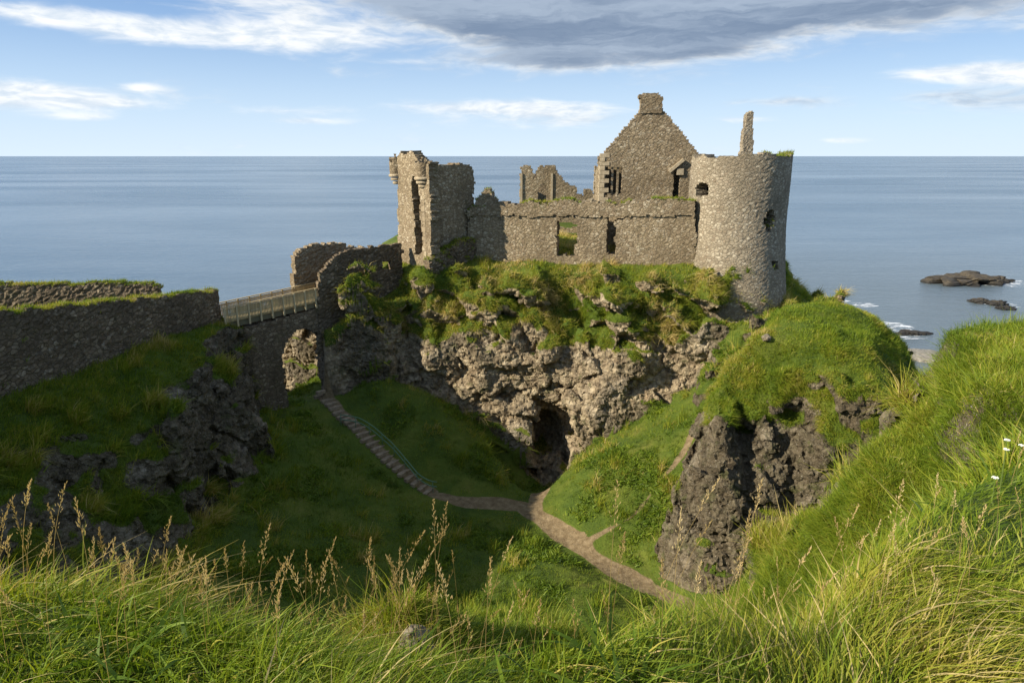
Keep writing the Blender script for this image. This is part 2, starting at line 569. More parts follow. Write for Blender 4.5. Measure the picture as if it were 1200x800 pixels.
def v_floor(x, y):
    sh = x.shape
    x = x.ravel(); y = y.ravel()
    out = np.empty(len(x))
    for i in range(0, len(x), 20000):
        a = x[i:i + 20000]; b = y[i:i + 20000]
        d = np.sqrt((a[:, None] - VP[:, 0]) ** 2 + (b[:, None] - VP[:, 1]) ** 2 + 0.6)
        out[i:i + 20000] = d @ VW[:-1] + VW[-1]
    return out.reshape(sh)


def contour_h(x, y, C):
    ds = [sdpoly(x, y, poly) for z, poly in C]
    h = C[0][0] + 6 * np.minimum(ds[0], 0)
    for i in range(len(C)):
        z0 = C[i][0]; d0 = ds[i]
        if i + 1 < len(C):
            z1 = C[i + 1][0]; d1 = -ds[i + 1]
            t = np.clip(d0 / (d0 + np.maximum(d1, 0) + 1e-6), 0, 1)
            h = np.where((d0 > 0) & (d1 > 0), z0 + (z1 - z0) * t, h)
        else:
            h = np.where(d0 > 0, z0 + 0.06 * np.minimum(d0, 4), h)
    return h


def smax(a, b, k):
    h = np.clip(0.5 + 0.5 * (a - b) / k, 0, 1)
    return b + (a - b) * h + k * h * (1 - h)


def fore_h(x, y):
    s = -sdpoly(x, y, BRINK)
    r = np.sqrt(x * x + y * y)
    p = 36.35 - 0.125 * np.maximum(0, r - 1.5) - 0.03 * np.maximum(0, -x - 3)
    p = p - 0.16 * sstep(0.3, 1.1, x) * (1 - sstep(5, 9, r))
    sp_ = np.maximum(s, 0)
    an = np.arctan2(x, np.maximum(y, 0.3))
    k = 1.25 + 0.5 * sstep(0.02, 0.2, an) + 0.8 * sstep(0.34, 0.46, an) - 1.9 * sstep(0.62, 0.72, an)
    h = p - k * (sp_ * sp_ / (sp_ + 0.25))
    for (bx, by, bz), r_, e in DOMES:
        q = np.hypot((x - bx) / r_, (y - by) / (r_ * 1.3))
        h = smax(bz - 0.35 - 1.3 * (np.sqrt(q * q + 0.3) - 0.55) - 0.9 * np.maximum(y - by, 0), h, 0.7)
    dk_ = np.hypot((x - 15.9) * (1 - 0.25 * sstep(15, 20, x)), y - 15.8) + 1.5 * fbm(x, y, x * 0, 3.4, 4, 77)
    kn = 33.6 - 0.04 * dk_ ** 2 - 2.4 * np.maximum(dk_ - 4.1, 0) + 0.15 * fbm(x, y, x * 0, 1.2, 2, 78)
    kn = smax(kn, 30.3 - 1.75 * np.maximum(dk_ - 5.4, 0) + 0.8 * fbm(x, y, x * 0, 2.2, 4, 80), 0.5)
    h = h + sstep(0.5, 4, sp_) * (0.55 * fbm(x, y, x * 0, 3.2, 4, 79))
    h = smax(kn, h, 0.5)
    far = np.maximum(0, -y) + np.maximum(0, np.abs(x) - 30)
    return h - 0 * far


def Hcomp(x, y):
    wx = x + 1.1 * fbm(x, y, x * 0, 4.5, 4, 50)
    wy = y + 1.1 * fbm(x, y, x * 0 + 30, 4.5, 4, 60)
    return np.stack([v_floor(x, y), contour_h(wx, wy, CRAG), contour_h(wx, wy, RIDGE), contour_h(wx, wy, MOUND), fore_h(x, y)])


def Hof(c):
    h = c[0]
    for i in range(1, 5):
        h = smax(c[i], h, 1.0 if i != 2 else 1.4)
    return h


# voxel block of the cliffs
VX = 0.135
X0, X1, Y0, Y1, Z0, Z1 = -44.0, 36.0, 19.0, 72.0, 8.2, 31.5
gx = np.arange(X0, X1, VX); gy = np.arange(Y0, Y1, VX); gz = np.arange(Z0, Z1, VX).astype(np.float32)
GX, GY = np.meshgrid(gx, gy, indexing='ij')
COMP = Hcomp(GX, GY)
HG = Hof(COMP)


def blur(a, n):
    for _ in range(n):
        b = np.pad(a, 1, mode='edge')
        a = (b[:-2, 1:-1] + b[2:, 1:-1] + b[1:-1, :-2] + b[1:-1, 2:] + 2 * b[1:-1, 1:-1]) / 6
    return a


HG = blur(HG, 3)
gxx, gyy = np.gradient(HG, VX)
SLOPE = blur(np.sqrt(gxx ** 2 + gyy ** 2), 5)
LAB = COMP.argmax(0)


def bil(A, x, y):
    fx = np.clip((np.asarray(x) - X0) / VX, 0, A.shape[0] - 1.001); fy = np.clip((np.asarray(y) - Y0) / VX, 0, A.shape[1] - 1.001)
    i = fx.astype(int); j = fy.astype(int); u = fx - i; v = fy - j
    return A[i, j] * (1 - u) * (1 - v) + A[i + 1, j] * u * (1 - v) + A[i, j + 1] * (1 - u) * v + A[i + 1, j + 1] * u * v


def ground_z(x, y):
    x = np.asarray(x, float); y = np.asarray(y, float)
    inside = (x > X0 + .5) & (x < X1 - .5) & (y > Y0 + .5) & (y < Y1 - .5)
    if inside.all():
        return bil(HG, x, y)
    o = Hof(Hcomp(np.atleast_1d(x), np.atleast_1d(y)))
    return np.where(inside, bil(HG, x, y), o.reshape(x.shape))


def path_dist(x, y):
    d = np.full(np.shape(x), 1e9)
    for P in (PATH_MAIN, PATH_CAVE, STAIR):
        q = [PZ(*a)[:2] for a in P]
        for (x1, y1), (x2, y2) in zip(q[:-1], q[1:]):
            ex, ey = x2 - x1, y2 - y1
            t = np.clip(((x - x1) * ex + (y - y1) * ey) / (ex * ex + ey * ey), 0, 1)
            d = np.minimum(d, np.hypot(x - x1 - t * ex, y - y1 - t * ey))
    return d


PD = path_dist(GX, GY)


def terrain_volume():
    nx, ny, nz = len(gx), len(gy), len(gz)
    steep = sstep(0.75, 1.9, SLOPE)
    amp = (0.10 + np.choose(LAB, [.9, 1.25, 1.0, .5, .3]) * steep) * sstep(0.6, 2.2, PD)
    inv = 1 / np.sqrt(1 + 0.9 * SLOPE ** 2)
    F = np.empty((nx, ny, nz), np.float32)
    for s in range(0, nx, 60):
        e = min(nx, s + 60)
        f = ((HG[s:e, :, None] - gz[None, None, :]) * inv[s:e, :, None]).astype(np.float32)
        # cave at the foot of the crag
        x = gx[s:e, None, None].astype(np.float32); y = gy[None, :, None].astype(np.float32); z = gz[None, None, :]
        if gx[e - 1] > -3 and gx[s] < 12:
            for (cx, cy, cz), (rx, ry, rz) in CAVES:
                q = np.sqrt(((x - cx) / rx) ** 2 + ((y - cy) / ry) ** 2 + ((z - cz) / rz) ** 2)
                f = np.minimum(f, (q - 1) * min(rx, rz))
        near = np.abs(f) < 1.6
        I, J, K = np.nonzero(near)
        px = x[I, 0, 0]; py = y[0, J, 0]; pz = z[0, 0, K]
        a = amp[s:e][I, J].astype(np.float32)
        n = 1.5 * fbm(px, py, pz * 0.75, 4.4, 2, 3, 0.45)
        wx = 0.35 * fbm(px, py, pz, 1.8, 2, 23)
        c1, c2, cid, pl = cell(px + wx, py - wx, pz * 1.15 + 0.35 * px + wx, 2.5, 21, True)
        n = n + 1.15 * pl + 0.75 * (cid - 0.5) - 0.22 * (1 - sstep(0.0, 0.12, c2 - c1))
        c1, c2, cid, pl = cell(px - wx, py + wx, pz * 1.25 - 0.3 * px, 1.05, 25, True)
        n = n + 0.34 * pl + 0.20 * (cid - 0.5) - 0.06 * (1 - sstep(0.0, 0.1, c2 - c1))
        f[I, J, K] += a * n
        F[s:e] = f
    return F


CAVES = [((2.0, 52.6, 12.2), (3.6, 3.6, 2.5)), ((3.2, 54.4, 13.6), (2.3, 3.8, 3.0)), ((2.9, 58.0, 13.0), (2.0, 5.0, 2.5)), ((-1.2, 53.8, 12.8), (3.0, 2.2, 1.5)), ((3.9, 53.2, 15.4), (1.2, 2.6, 2.2))]


def surface_nets(F):
    nx, ny, nz = F.shape
    S = F > 0
    c = np.zeros((nx - 1, ny - 1, nz - 1), np.uint8)
    for a in (0, 1):
        for b in (0, 1):
            for d in (0, 1):
                c += S[a:nx - 1 + a, b:ny - 1 + b, d:nz - 1 + d]
    act = (c > 0) & (c < 8)
    I, J, K = np.nonzero(act)
    idx = np.full(act.shape, -1, np.int32)
    idx[I, J, K] = np.arange(len(I))
    P = np.zeros((len(I), 3), np.float32); cnt = np.zeros(len(I), np.float32)
    corners = [(a, b, d) for a in (0, 1) for b in (0, 1) for d in (0, 1)]
    val = {q: F[I + q[0], J + q[1], K + q[2]] for q in corners}
    for q in corners:
        for ax in range(3):
            if q[ax] == 0:
                r = list(q); r[ax] = 1; r = tuple(r)
                va, vb = val[q], val[r]
                m = (va > 0) != (vb > 0)
                t = np.where(m, va / np.where(m, va - vb, 1), 0)
                for d in range(3):
                    P[:, d] += np.where(m, q[d] + (t if d == ax else 0), 0)
                cnt += m
    P /= cnt[:, None]
    P += np.stack([I, J, K], 1)
    Q = []
    for ax in range(3):
        sl0 = [slice(1, -1)] * 3; sl0[ax] = slice(0, -1)
        sl1 = [slice(1, -1)] * 3; sl1[ax] = slice(1, None)
        a = S[tuple(sl0)]; b = S[tuple(sl1)]
        m = a != b
        G = np.nonzero(m)
        g = [G[0] + 1, G[1] + 1, G[2] + 1]; g[ax] = G[ax]
        o1, o2 = (ax + 1) % 3, (ax + 2) % 3
        def cellidx(d1, d2):
            h = [g[0].copy(), g[1].copy(), g[2].copy()]
            h[o1] = h[o1] - d1; h[o2] = h[o2] - d2
            return idx[h[0], h[1], h[2]]
        q = np.stack([cellidx(1, 1), cellidx(0, 1), cellidx(0, 0), cellidx(1, 0)], 1)
        flip = ~a[m]
        q[flip] = q[flip][:, ::-1]
        Q.append(q)
    Q = np.concatenate(Q)
    return P, Q[(Q >= 0).all(1)]


def face_normals(V, Q):
    n = np.cross(V[Q[:, 2]] - V[Q[:, 0]], V[Q[:, 3]] - V[Q[:, 1]])
    a = np.linalg.norm(n, axis=1)
    return n / np.maximum(a, 1e-9)[:, None], a * 0.5


def vert_normals(V, Q):
    n = np.cross(V[Q[:, 2]] - V[Q[:, 0]], V[Q[:, 3]] - V[Q[:, 1]])
    vn = np.zeros_like(V)
    for k in range(4):
        for d in range(3):
            vn[:, d] += np.bincount(Q[:, k], n[:, d], len(V))
    return vn / np.maximum(np.linalg.norm(vn, axis=1), 1e-9)[:, None]


def vsmooth(a, Q, n):
    cnt = sum(np.bincount(Q[:, k], minlength=len(a)) for k in range(4)) * 2.0
    for _ in range(n):
        s = 0
        for k in range(4):
            s = s + np.bincount(Q[:, k], a[Q[:, (k + 1) % 4]] + a[Q[:, (k + 3) % 4]], len(a))
        a = 0.4 * a + 0.6 * s / np.maximum(cnt, 1)
    return a


F_ = terrain_volume()
TV, TQ = surface_nets(F_)
del F_
lbl = np.arange(len(TV))
while True:
    m4 = lbl[TQ].min(1)
    new = lbl.copy()
    for k in range(4):
        np.minimum.at(new, TQ[:, k], m4)
    new = new[new]; new = new[new]
    if (new == lbl).all():
        break
    lbl = new
cnts = np.bincount(lbl, minlength=len(TV))
TQ = TQ[cnts[lbl[TQ[:, 0]]] > 6000]
used_ = np.unique(TQ); mp_ = np.full(len(TV), -1, np.int32); mp_[used_] = np.arange(len(used_))
TV = TV[used_]; TQ = mp_[TQ]
TV = TV * np.float32(VX) + np.array([X0, Y0, Z0], np.float32)
VN = vert_normals(TV, TQ)
# grass where the ground is not too steep
lab_v = LAB[np.clip(((TV[:, 0] - X0) / VX).astype(int), 0, LAB.shape[0] - 1), np.clip(((TV[:, 1] - Y0) / VX).astype(int), 0, LAB.shape[1] - 1)]
nzs = vsmooth(VN[:, 2].astype(float), TQ, 16)
gn = fbm(TV[:, 0], TV[:, 1], TV[:, 2], 2.6, 4, 90)
thr = np.choose(lab_v, [0.40, 0.40, 0.62, 0.72, 0.40])
grass = sstep(-0.10, 0.12, nzs - thr + 0.42 * gn)
grass = np.where((lab_v == 1) & (TV[:, 2] < 22.0 + 1.6 * gn), np.minimum(grass, sstep(.75, .9, nzs)), grass)
grass = np.where((lab_v == 0) & (SLOPE[np.clip(((TV[:, 0] - X0) / VX).astype(int), 0, LAB.shape[0] - 1), np.clip(((TV[:, 1] - Y0) / VX).astype(int), 0, LAB.shape[1] - 1)] < 0.9), 1.0, grass)
grass = np.where(lab_v == 1, np.maximum(grass, sstep(22.9, 23.9, TV[:, 2] + 5.0 * fbm(TV[:, 0], TV[:, 1], TV[:, 2] * .3, 3.6, 4, 95)) * sstep(-.12, .04, nzs)), grass)
grass = np.where(lab_v == 3, np.maximum(grass, sstep(22.2, 23.2, TV[:, 2] + 2.2 * fbm(TV[:, 0], TV[:, 1], TV[:, 2] * .4, 3.0, 4, 96)) * sstep(-.05, .12, nzs)), grass)
tpd = path_dist(TV[:, 0], TV[:, 1])
trail_q = [PZ(*a)[:2] for a in TRAIL]
ttd = np.full(len(TV), 1e9)
for (x1, y1), (x2, y2) in zip(trail_q[:-1], trail_q[1:]):
    ex, ey = x2 - x1, y2 - y1
    t = np.clip(((TV[:, 0] - x1) * ex + (TV[:, 1] - y1) * ey) / (ex * ex + ey * ey), 0, 1)
    ttd = np.minimum(ttd, np.hypot(TV[:, 0] - x1 - t * ex, TV[:, 1] - y1 - t * ey))
dirt = np.maximum(1 - sstep(0.42, 0.85, tpd + 0.45 * gn + 0.25 * (TV[:, 2] > 13.3)), 0.72 * (1 - sstep(0.08, 0.34, ttd + 0.35 * gn)))
# rubbly relief on the rock
rock = (1 - grass) * sstep(0.5, 1.5, tpd)
wv_ = 0.25 * fbm(TV[:, 0], TV[:, 1], TV[:, 2], 0.8, 2, 43)
r1, r2, rid, rpl = cell(TV[:, 0] + wv_, TV[:, 1], TV[:, 2] * 1.3 + wv_, 0.52, 31, True)
rdg = 1 - np.abs(fbm(TV[:, 0], TV[:, 1], TV[:, 2], 0.8, 3, 41)) * 2.5
relief = rock * np.where(lab_v == 1, 1.0, 1.25) * (0.15 * rpl + 0.06 * (rid - 0.5) + 0.04 * rdg - 0.03 * (1 - sstep(0, .2, r2 - r1)) + 0.05 * fbm(TV[:, 0], TV[:, 1], TV[:, 2], 0.33, 2, 47) + 0.010 * rng.normal(size=len(TV))) + grass * (1 - dirt) * 0.12 * fbm(TV[:, 0], TV[:, 1], TV[:, 2], 0.9, 2, 44) * sstep(0.8, 2, tpd)
TV = (TV + VN * relief[:, None]).astype(np.float32)
VN = vert_normals(TV, TQ)
FN, FA = face_normals(TV, TQ)
fl = lab_v[TQ].max(1)


# ------------------------------------------------------------------ ground materials
def land_material():
    m, g, out = new_mat("grass_and_rock")
    geo = g.new('ShaderNodeNewGeometry')
    pos = geo.outputs['Position']

    def attr(n):
        a = g.new('ShaderNodeAttribute'); a.attribute_name = n
        return a.outputs['Fac']
    ga, da, ta = attr('grass'), attr('dirt'), attr('tan')
    n_big = g.noise(pos, 0.35, 5, 0.6)
    n_mid = g.noise(pos, 1.6, 6, 0.65)
    n_fine = g.noise(pos, 9.0, 5, 0.7)
    # rock: tan conglomerate or dark basalt, both stained
    tanc = g.ramp(n_mid, [(0.28, (0.10, 0.074, 0.046)), (0.42, (0.28, 0.215, 0.135)), (0.56, (0.46, 0.37, 0.235)), (0.72, (0.62, 0.52, 0.35))])
    red = g.smooth(g.noise(pos, 0.5, 4, 0.6), 0.55, 0.7)
    tanc = g.mix(g.math('MULTIPLY', red, 0.45), tanc, (0.29, 0.19, 0.10))
    bas = g.ramp(n_mid, [(0.25, (0.032, 0.026, 0.015)), (0.5, (0.094, 0.078, 0.047)), (0.68, (0.175, 0.148, 0.095)), (0.85, (0.28, 0.24, 0.16))])
    rockc = g.mix(ta, bas, tanc)
    stain = g.noise(g.vmath('MULTIPLY', pos, (1.0, 1.0, 0.22)), 0.9, 5, 0.65, 0.6)
    rockc = g.mix(g.smooth(stain, 0.50, 0.68, 0.0, 0.4), rockc, (0.045, 0.033, 0.021))
    rockc = g.mix(g.smooth(n_big, 0.52, 0.66, 0.0, 0.35), rockc, (0.50, 0.43, 0.32))
    vc = g.new('ShaderNodeTexVoronoi', feature='F1')
    g.put(vc.inputs['Vector'], pos); vc.inputs['Scale'].default_value = 2.6
    cellv = g.sep(vc.outputs['Color'])[0]
    rockc = g.mix(g.lin(cellv, 0, 1, 0.0, 0.45), rockc, (0.10, 0.074, 0.045), 'MIX')
    lich = g.smooth(g.noise(pos, 9.0, 6, 0.85), 0.585, 0.63)
    rockc = g.mix(g.math('MULTIPLY', lich, 0.55), rockc, (0.52, 0.48, 0.40))
    crack = g.voro(g.vmath('ADD', pos, g.vmath('MULTIPLY', g.comb(n_mid, n_fine, n_mid), (0.7, 0.3, 0.7))), 1.7, 'DISTANCE_TO_EDGE')
    crk = g.math('MAXIMUM', g.smooth(crack, 0.0, 0.03), ga)
    rockc = g.mix(crk, g.mix(0.4, rockc, (0.02, 0.016, 0.012)), rockc)
    moss = g.smooth(g.noise(pos, 0.9, 5, 0.7), 0.55, 0.68)
    rockc = g.mix(g.math('MULTIPLY', moss, 0.6), rockc, (0.06, 0.07, 0.018))
    # turf under the blades
    turf = g.ramp(n_big, [(0.3, (0.045, 0.082, 0.010)), (0.48, (0.085, 0.125, 0.013)), (0.62, (0.13, 0.155, 0.020)), (0.78, (0.19, 0.175, 0.040))])
    turf = g.mix(g.lin(n_fine, 0.3, 0.7, 0.0, 0.5), turf, (0.03, 0.036, 0.01))
    # trodden earth
    earth = g.ramp(g.noise(pos, 2.4, 6, 0.65), [(0.3, (0.105, 0.072, 0.036)), (0.5, (0.185, 0.135, 0.072)), (0.7, (0.27, 0.205, 0.118))])
    earth = g.mix(g.smooth(g.noise(pos, 14, 4, 0.6), .58, .72), earth, (0.30, 0.245, 0.17))
    gf = g.smooth(g.math('ADD', ga, g.math('MULTIPLY', g.math('SUBTRACT', n_fine, 0.5), 0.9)), 0.38, 0.62)
    col = g.mix(gf, rockc, turf)
    df = g.smooth(g.math('ADD', da, g.math('MULTIPLY', g.math('SUBTRACT', n_fine, 0.5), 0.7)), 0.35, 0.65)
    col = g.mix(df, col, earth)
    hr = g.math('ADD', g.math('MULTIPLY', n_mid, 0.6), g.math('ADD', g.math('MULTIPLY', n_fine, 0.22), g.math('MULTIPLY', g.math('MAXIMUM', crk, gf), 0.12)))
    chunk = g.voro(g.vmath('ADD', pos, g.vmath('MULTIPLY', g.comb(n_fine, n_mid, n_fine), (0.25, 0.25, 0.25))), 3.2, 'F1')
    chunk2 = g.voro(pos, 7.5, 'F1')
    hr = g.math('ADD', hr, g.math('MULTIPLY', g.noise(pos, 22, 3, 0.6), 0.08))
    hr = g.math('SUBTRACT', hr, g.math('MULTIPLY', g.math('SUBTRACT', 1.0, g.math('MAXIMUM', gf, df)), g.math('ADD', g.math('MULTIPLY', chunk, 0.22), g.math('MULTIPLY', chunk2, 0.12))))
    b = g.bump(hr, 0.9, 0.32)
    principled(g, out, col, 0.92, b, 0.2)
    return m


LAND = land_material()


def keep_faces(V, Q, sel, *arrs):
    Qs = Q[sel]
    used = np.unique(Qs)
    mp = np.full(len(V), -1, np.int32); mp[used] = np.arange(len(used))
    return [V[used], mp[Qs]] + [a[used] for a in arrs]


tan_v = ((lab_v == 1) * 0.85).astype(float)
tan_v = np.clip(vsmooth(tan_v, TQ, 12) + 0.25 * fbm(TV[:, 0], TV[:, 1], TV[:, 2], 5, 2, 70), 0, 1)
is_path = (dirt[TQ].mean(1) > 0.45) & (tpd[TQ].mean(1) < 1.6)
is_trail = (dirt[TQ].mean(1) > 0.45) & ~is_path
LANDNAMES = [("valley_ground", 0), ("castle_crag", 1), ("headland_ridge", 2), ("rock_mound", 3), ("hillside", 4)]
for nm, k in LANDNAMES:
    sel = (fl == k) & ~is_path & ~is_trail
    v_, q_, g_, d_, t_, n_ = keep_faces(TV, TQ, sel, grass, dirt, tan_v, VN)
    o = tag(mesh_np(nm, v_, q_, LAND, True, {'grass': g_, 'dirt': d_, 'tan': t_}), kind='structure')
    if nm not in ('path', 'trail'):
        o.data.polygons.foreach_set('use_smooth', g_[q_].mean(1) > 0.5)
for nm, sel in (("path", is_path), ("trail", is_trail)):
    v_, q_, g_, d_, t_, n_ = keep_faces(TV, TQ, sel, grass, dirt, tan_v, VN)
    o = tag(mesh_np(nm, v_, q_, LAND, True, {'grass': g_, 'dirt': d_, 'tan': t_}), kind='structure')
    if nm not in ('path', 'trail'):
        o.data.polygons.foreach_set('use_smooth', g_[q_].mean(1) > 0.5)


def grid_mesh(xs, ys, zf):
    A, B = np.meshgrid(xs, ys, indexing='ij')
    Zs = zf(A, B)
    V = np.stack([A, B, Zs], -1).reshape(-1, 3)
    n, m_ = A.shape
    i = np.arange(n * m_).reshape(n, m_)
    Q = np.stack([i[:-1, :-1], i[1:, :-1], i[1:, 1:], i[:-1, 1:]], -1).reshape(-1, 4)
    return V, Q


# the land round about, coarser
cx_ = np.arange(-100, 70, 0.9); cy_ = np.arange(-30, 128, 0.9)
V, Q = grid_mesh(cx_, cy_, lambda a, b: Hof(Hcomp(a, b)) + 0.15 * fbm(a, b, a * 0, 3, 3, 5))
fc = V[Q].mean(1)
inside = (fc[:, 0] > X0 + .7) & (fc[:, 0] < X1 - .7) & (fc[:, 1] > Y0 + .9) & (fc[:, 1] < Y1 - .7) & (V[Q][:, :, 2].max(1) > 10.5)
near = (fc[:, 0] > -29) & (fc[:, 0] < 29) & (fc[:, 1] > -7) & (fc[:, 1] < 20.5)
v_, q_ = keep_faces(V, Q, ~inside & ~near & (fc[:, 2] > -3.5))
nn = vert_normals(v_.astype(np.float32), q_)
gr = sstep(0.4, 0.6, nn[:, 2])
tag(mesh_np("outer_land", v_, q_, LAND, True, {'grass': gr, 'dirt': gr * 0, 'tan': gr * 0 + .4}), kind='structure')

# the slope the photographer stands on
fx_ = np.arange(-30, 30.1, 0.14); fy_ = np.arange(-8, 20.6, 0.14)
V, Q = grid_mesh(fx_, fy_, lambda a, b: Hof(Hcomp(a, b)) + 0.05 * fbm(a, b, a * 0, 0.9, 3, 6))
nn = vert_normals(V.astype(np.float32), Q)
gg = sstep(0.30, 0.45, nn[:, 2] + 0.2 * fbm(V[:, 0], V[:, 1], V[:, 2], 1.0, 3, 8))
FV, FQ = V.astype(np.float32), Q
FORE = tag(mesh_np("grassy_slope", V, Q, LAND, True, {'grass': gg, 'dirt': gg * 0, 'tan': gg * 0}, nn), kind='structure')


# ------------------------------------------------------------------ sea
def sea_material():
    m, g, out = new_mat("sea_water")
    geo = g.new('ShaderNodeNewGeometry')
    pos = geo.outputs['Position']
    x, y, z = g.sep(pos)
    # wind slicks: long streaks lying across the view
    sl_ = g.noise(g.comb(g.math('MULTIPLY', x, 0.0011), g.math('MULTIPLY', y, 0.0042), 0.0), 1.0, 5, 0.6, 0.6)
    sl2 = g.noise(g.comb(g.math('MULTIPLY', x, 0.010), g.math('MULTIPLY', y, 0.030), 3.0), 1.0, 5, 0.6, 0.4)
    deep = g.mix(g.smooth(g.math('ADD', g.math('MULTIPLY', sl_, 0.7), g.math('MULTIPLY', sl2, 0.3)), 0.36, 0.66), (0.085, 0.137, 0.185), (0.145, 0.200, 0.245))
    # greener, duller water over the shallows on the landward right
    dsh = g.vmath('DISTANCE', pos, (85.0, 120.0, 0.0))
    deep = g.mix(g.smooth(dsh, 260, 40), deep, (0.115, 0.145, 0.155))
    foam = None
    for (fx, fy, fr) in SEA_ROCKS:
        d = g.vmath('DISTANCE', pos, (fx, fy, 0.0))
        f = g.smooth(d, fr * 1.7, fr * 0.8)
        foam = f if foam is None else g.math('MAXIMUM', foam, f)
    fn = g.noise(g.vmath('MULTIPLY', pos, (0.28, 0.8, 1.0)), 1.0, 8, 0.72, 0.8)
    ff = g.smooth(g.math('ADD', fn, g.math('MULTIPLY', foam, 0.26)), 0.74, 0.86)
    ff = g.math('MULTIPLY', ff, g.smooth(foam, 0.0, 0.25))
    caps = g.math('MULTIPLY', g.smooth(g.noise(g.vmath('MULTIPLY', pos, (0.05, 0.16, 1.0)), 1.0, 6, 0.7), 0.72, 0.78), g.smooth(dsh, 230, 90))
    ff = g.math('MAXIMUM', ff, g.math('MULTIPLY', caps, 0.5))
    w1 = g.noise(g.vmath('MULTIPLY', pos, (0.10, 0.26, 1.0)), 1.0, 6, 0.62, 0.5)
    w2 = g.noise(g.vmath('MULTIPLY', pos, (0.55, 1.15, 1.0)), 1.0, 4, 0.6, 0.3)
    w3 = g.noise(g.vmath('MULTIPLY', pos, (0.018, 0.05, 1.0)), 1.0, 5, 0.6, 0.4)
    h = g.math('ADD', g.math('MULTIPLY', w1, 0.9), g.math('ADD', g.math('MULTIPLY', w2, 0.25), g.math('MULTIPLY', w3, 2.0)))
    nb = g.bump(h, 0.42, 1.0)
    col = g.mix(ff, deep, (0.75, 0.77, 0.78))
    rough = g.math('ADD', g.lin(sl_, 0.35, 0.65, 0.30, 0.20), g.math('MULTIPLY', ff, 0.6))
    b = principled(g, out, col, rough, nb, 0.5)
    b.inputs['IOR'].default_value = 1.33
    return m


SEA_ROCKS = []
for (px, py, rad) in ((1150, 328, 11), (1172, 357, 4), (975, 351, 4), (1012, 357, 3), (1048, 382, 4), (1060, 392, 4), (1084, 417, 5)):
    q = PZ(px, py, 0)
    SEA_ROCKS.append((q[0], q[1], rad))
SEA = sea_material()
mb = MB()
rings = [20, 60, 150, 400, 1200, 4000, 15000, 60000, 140000]
nseg = 96
Vs = [(0, 60, 0)]; Fs = []
for r_ in rings:
    for k in range(nseg):
        a = 2 * math.pi * k / nseg
        Vs.append((r_ * math.cos(a), 60 + r_ * math.sin(a), 0))
for k in range(nseg):
    Fs.append((0, 1 + k, 1 + (k + 1) % nseg))
for i in range(len(rings) - 1):
    for k in range(nseg):
        a = 1 + i * nseg + k; b = 1 + i * nseg + (k + 1) % nseg
        Fs.append((a, a + nseg, b + nseg, b))
mb.add(Vs, Fs)
tag(mb.build("sea", SEA), kind='structure')


# ------------------------------------------------------------------ masonry
def stone_material(name, base, dark, light, scale=1.0, mortar=(0.30, 0.25, 0.18), flat=0.55, mossy=0.3):
    m, g, out = new_mat(name)
    geo = g.new('ShaderNodeNewGeometry')
    pos = geo.outputs['Position']
    wob = g.new('ShaderNodeTexNoise')
    g.put(wob.inputs['Vector'], pos); wob.inputs['Scale'].default_value = 2.2; wob.inputs['Detail'].default_value = 3
    p = g.vmath('ADD', pos, g.vmath('MULTIPLY', g.vmath('SUBTRACT', wob.outputs[1], (0.5, 0.5, 0.5)), (0.22, 0.22, 0.16)))
    p = g.vmath('MULTIPLY', p, (2.7 * scale, 2.7 * scale, 2.7 * scale / flat))
    v = g.new('ShaderNodeTexVoronoi', feature='F1')
    g.put(v.inputs['Vector'], p); v.inputs['Scale'].default_value = 1.0
    v2 = g.voro(p, 1.0, 'DISTANCE_TO_EDGE')
    cr = g.sep(v.outputs['Color'])
    n = g.noise(pos, 7.0, 5, 0.7)
    nb = g.noise(pos, 0.30, 5, 0.6)
    mixc = lambda p_, q_, t_: tuple((1 - t_) * u_ + t_ * v_ for u_, v_ in zip(p_, q_))
    col = g.ramp(cr[0], [(0.0, mixc(base, dark, .75)), (0.3, base), (0.72, mixc(base, light, .12)), (1.0, mixc(base, light, .85))])
    red = g.math('GREATER_THAN', cr[1], 0.86)
    col = g.mix(g.math('MULTIPLY', red, 0.4), col, (0.20, 0.135, 0.085))
    col = g.mix(g.lin(n, 0.3, 0.7, 0.0, 0.4), col, dark)
    joint = g.smooth(v2, 0.02, 0.12)
    col = g.mix(joint, g.mix(0.72, mortar, dark), col)
    # weather stains in broad patches, pale lichen, some green growth
    col = g.mix(g.smooth(nb, 0.42, 0.66, 0.0, 0.6), col, dark)
    drip = g.noise(g.vmath('MULTIPLY', pos, (1.6, 1.6, 0.25)), 1.0, 5, 0.65)
    col = g.mix(g.smooth(drip, 0.54, 0.72, 0.0, 0.5), col, dark)
    lich = g.smooth(g.noise(pos, 2.3, 6, 0.75), 0.58, 0.68)
    col = g.mix(g.math('MULTIPLY', lich, 0.38), col, (0.46, 0.42, 0.33))
    ms = g.smooth(g.noise(pos, 0.9, 6, 0.7), 0.56, 0.70)
    col = g.mix(g.math('MULTIPLY', ms, mossy), col, (0.085, 0.085, 0.02))
    h = g.math('ADD', g.math('MULTIPLY', joint, 0.65), g.math('ADD', g.math('MULTIPLY', cr[2], 0.45), g.math('MULTIPLY', n, 0.35)))
    bp = g.bump(h, 0.85, 0.05)
    principled(g, out, col, 0.93, bp, 0.2)
    return m


STONE = stone_material("rubble_stone", (0.33, 0.262, 0.165), (0.14, 0.105, 0.062), (0.54, 0.47, 0.34), 1.25, (0.34, 0.27, 0.17), 0.72)
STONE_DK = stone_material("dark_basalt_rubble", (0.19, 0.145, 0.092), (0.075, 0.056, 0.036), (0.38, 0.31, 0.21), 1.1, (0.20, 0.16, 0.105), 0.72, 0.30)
STONE_TW = stone_material("tower_stone", (0.33, 0.278, 0.195), (0.165, 0.135, 0.092), (0.54, 0.48, 0.36), 1.3, (0.34, 0.285, 0.2), 0.72, 0.14)


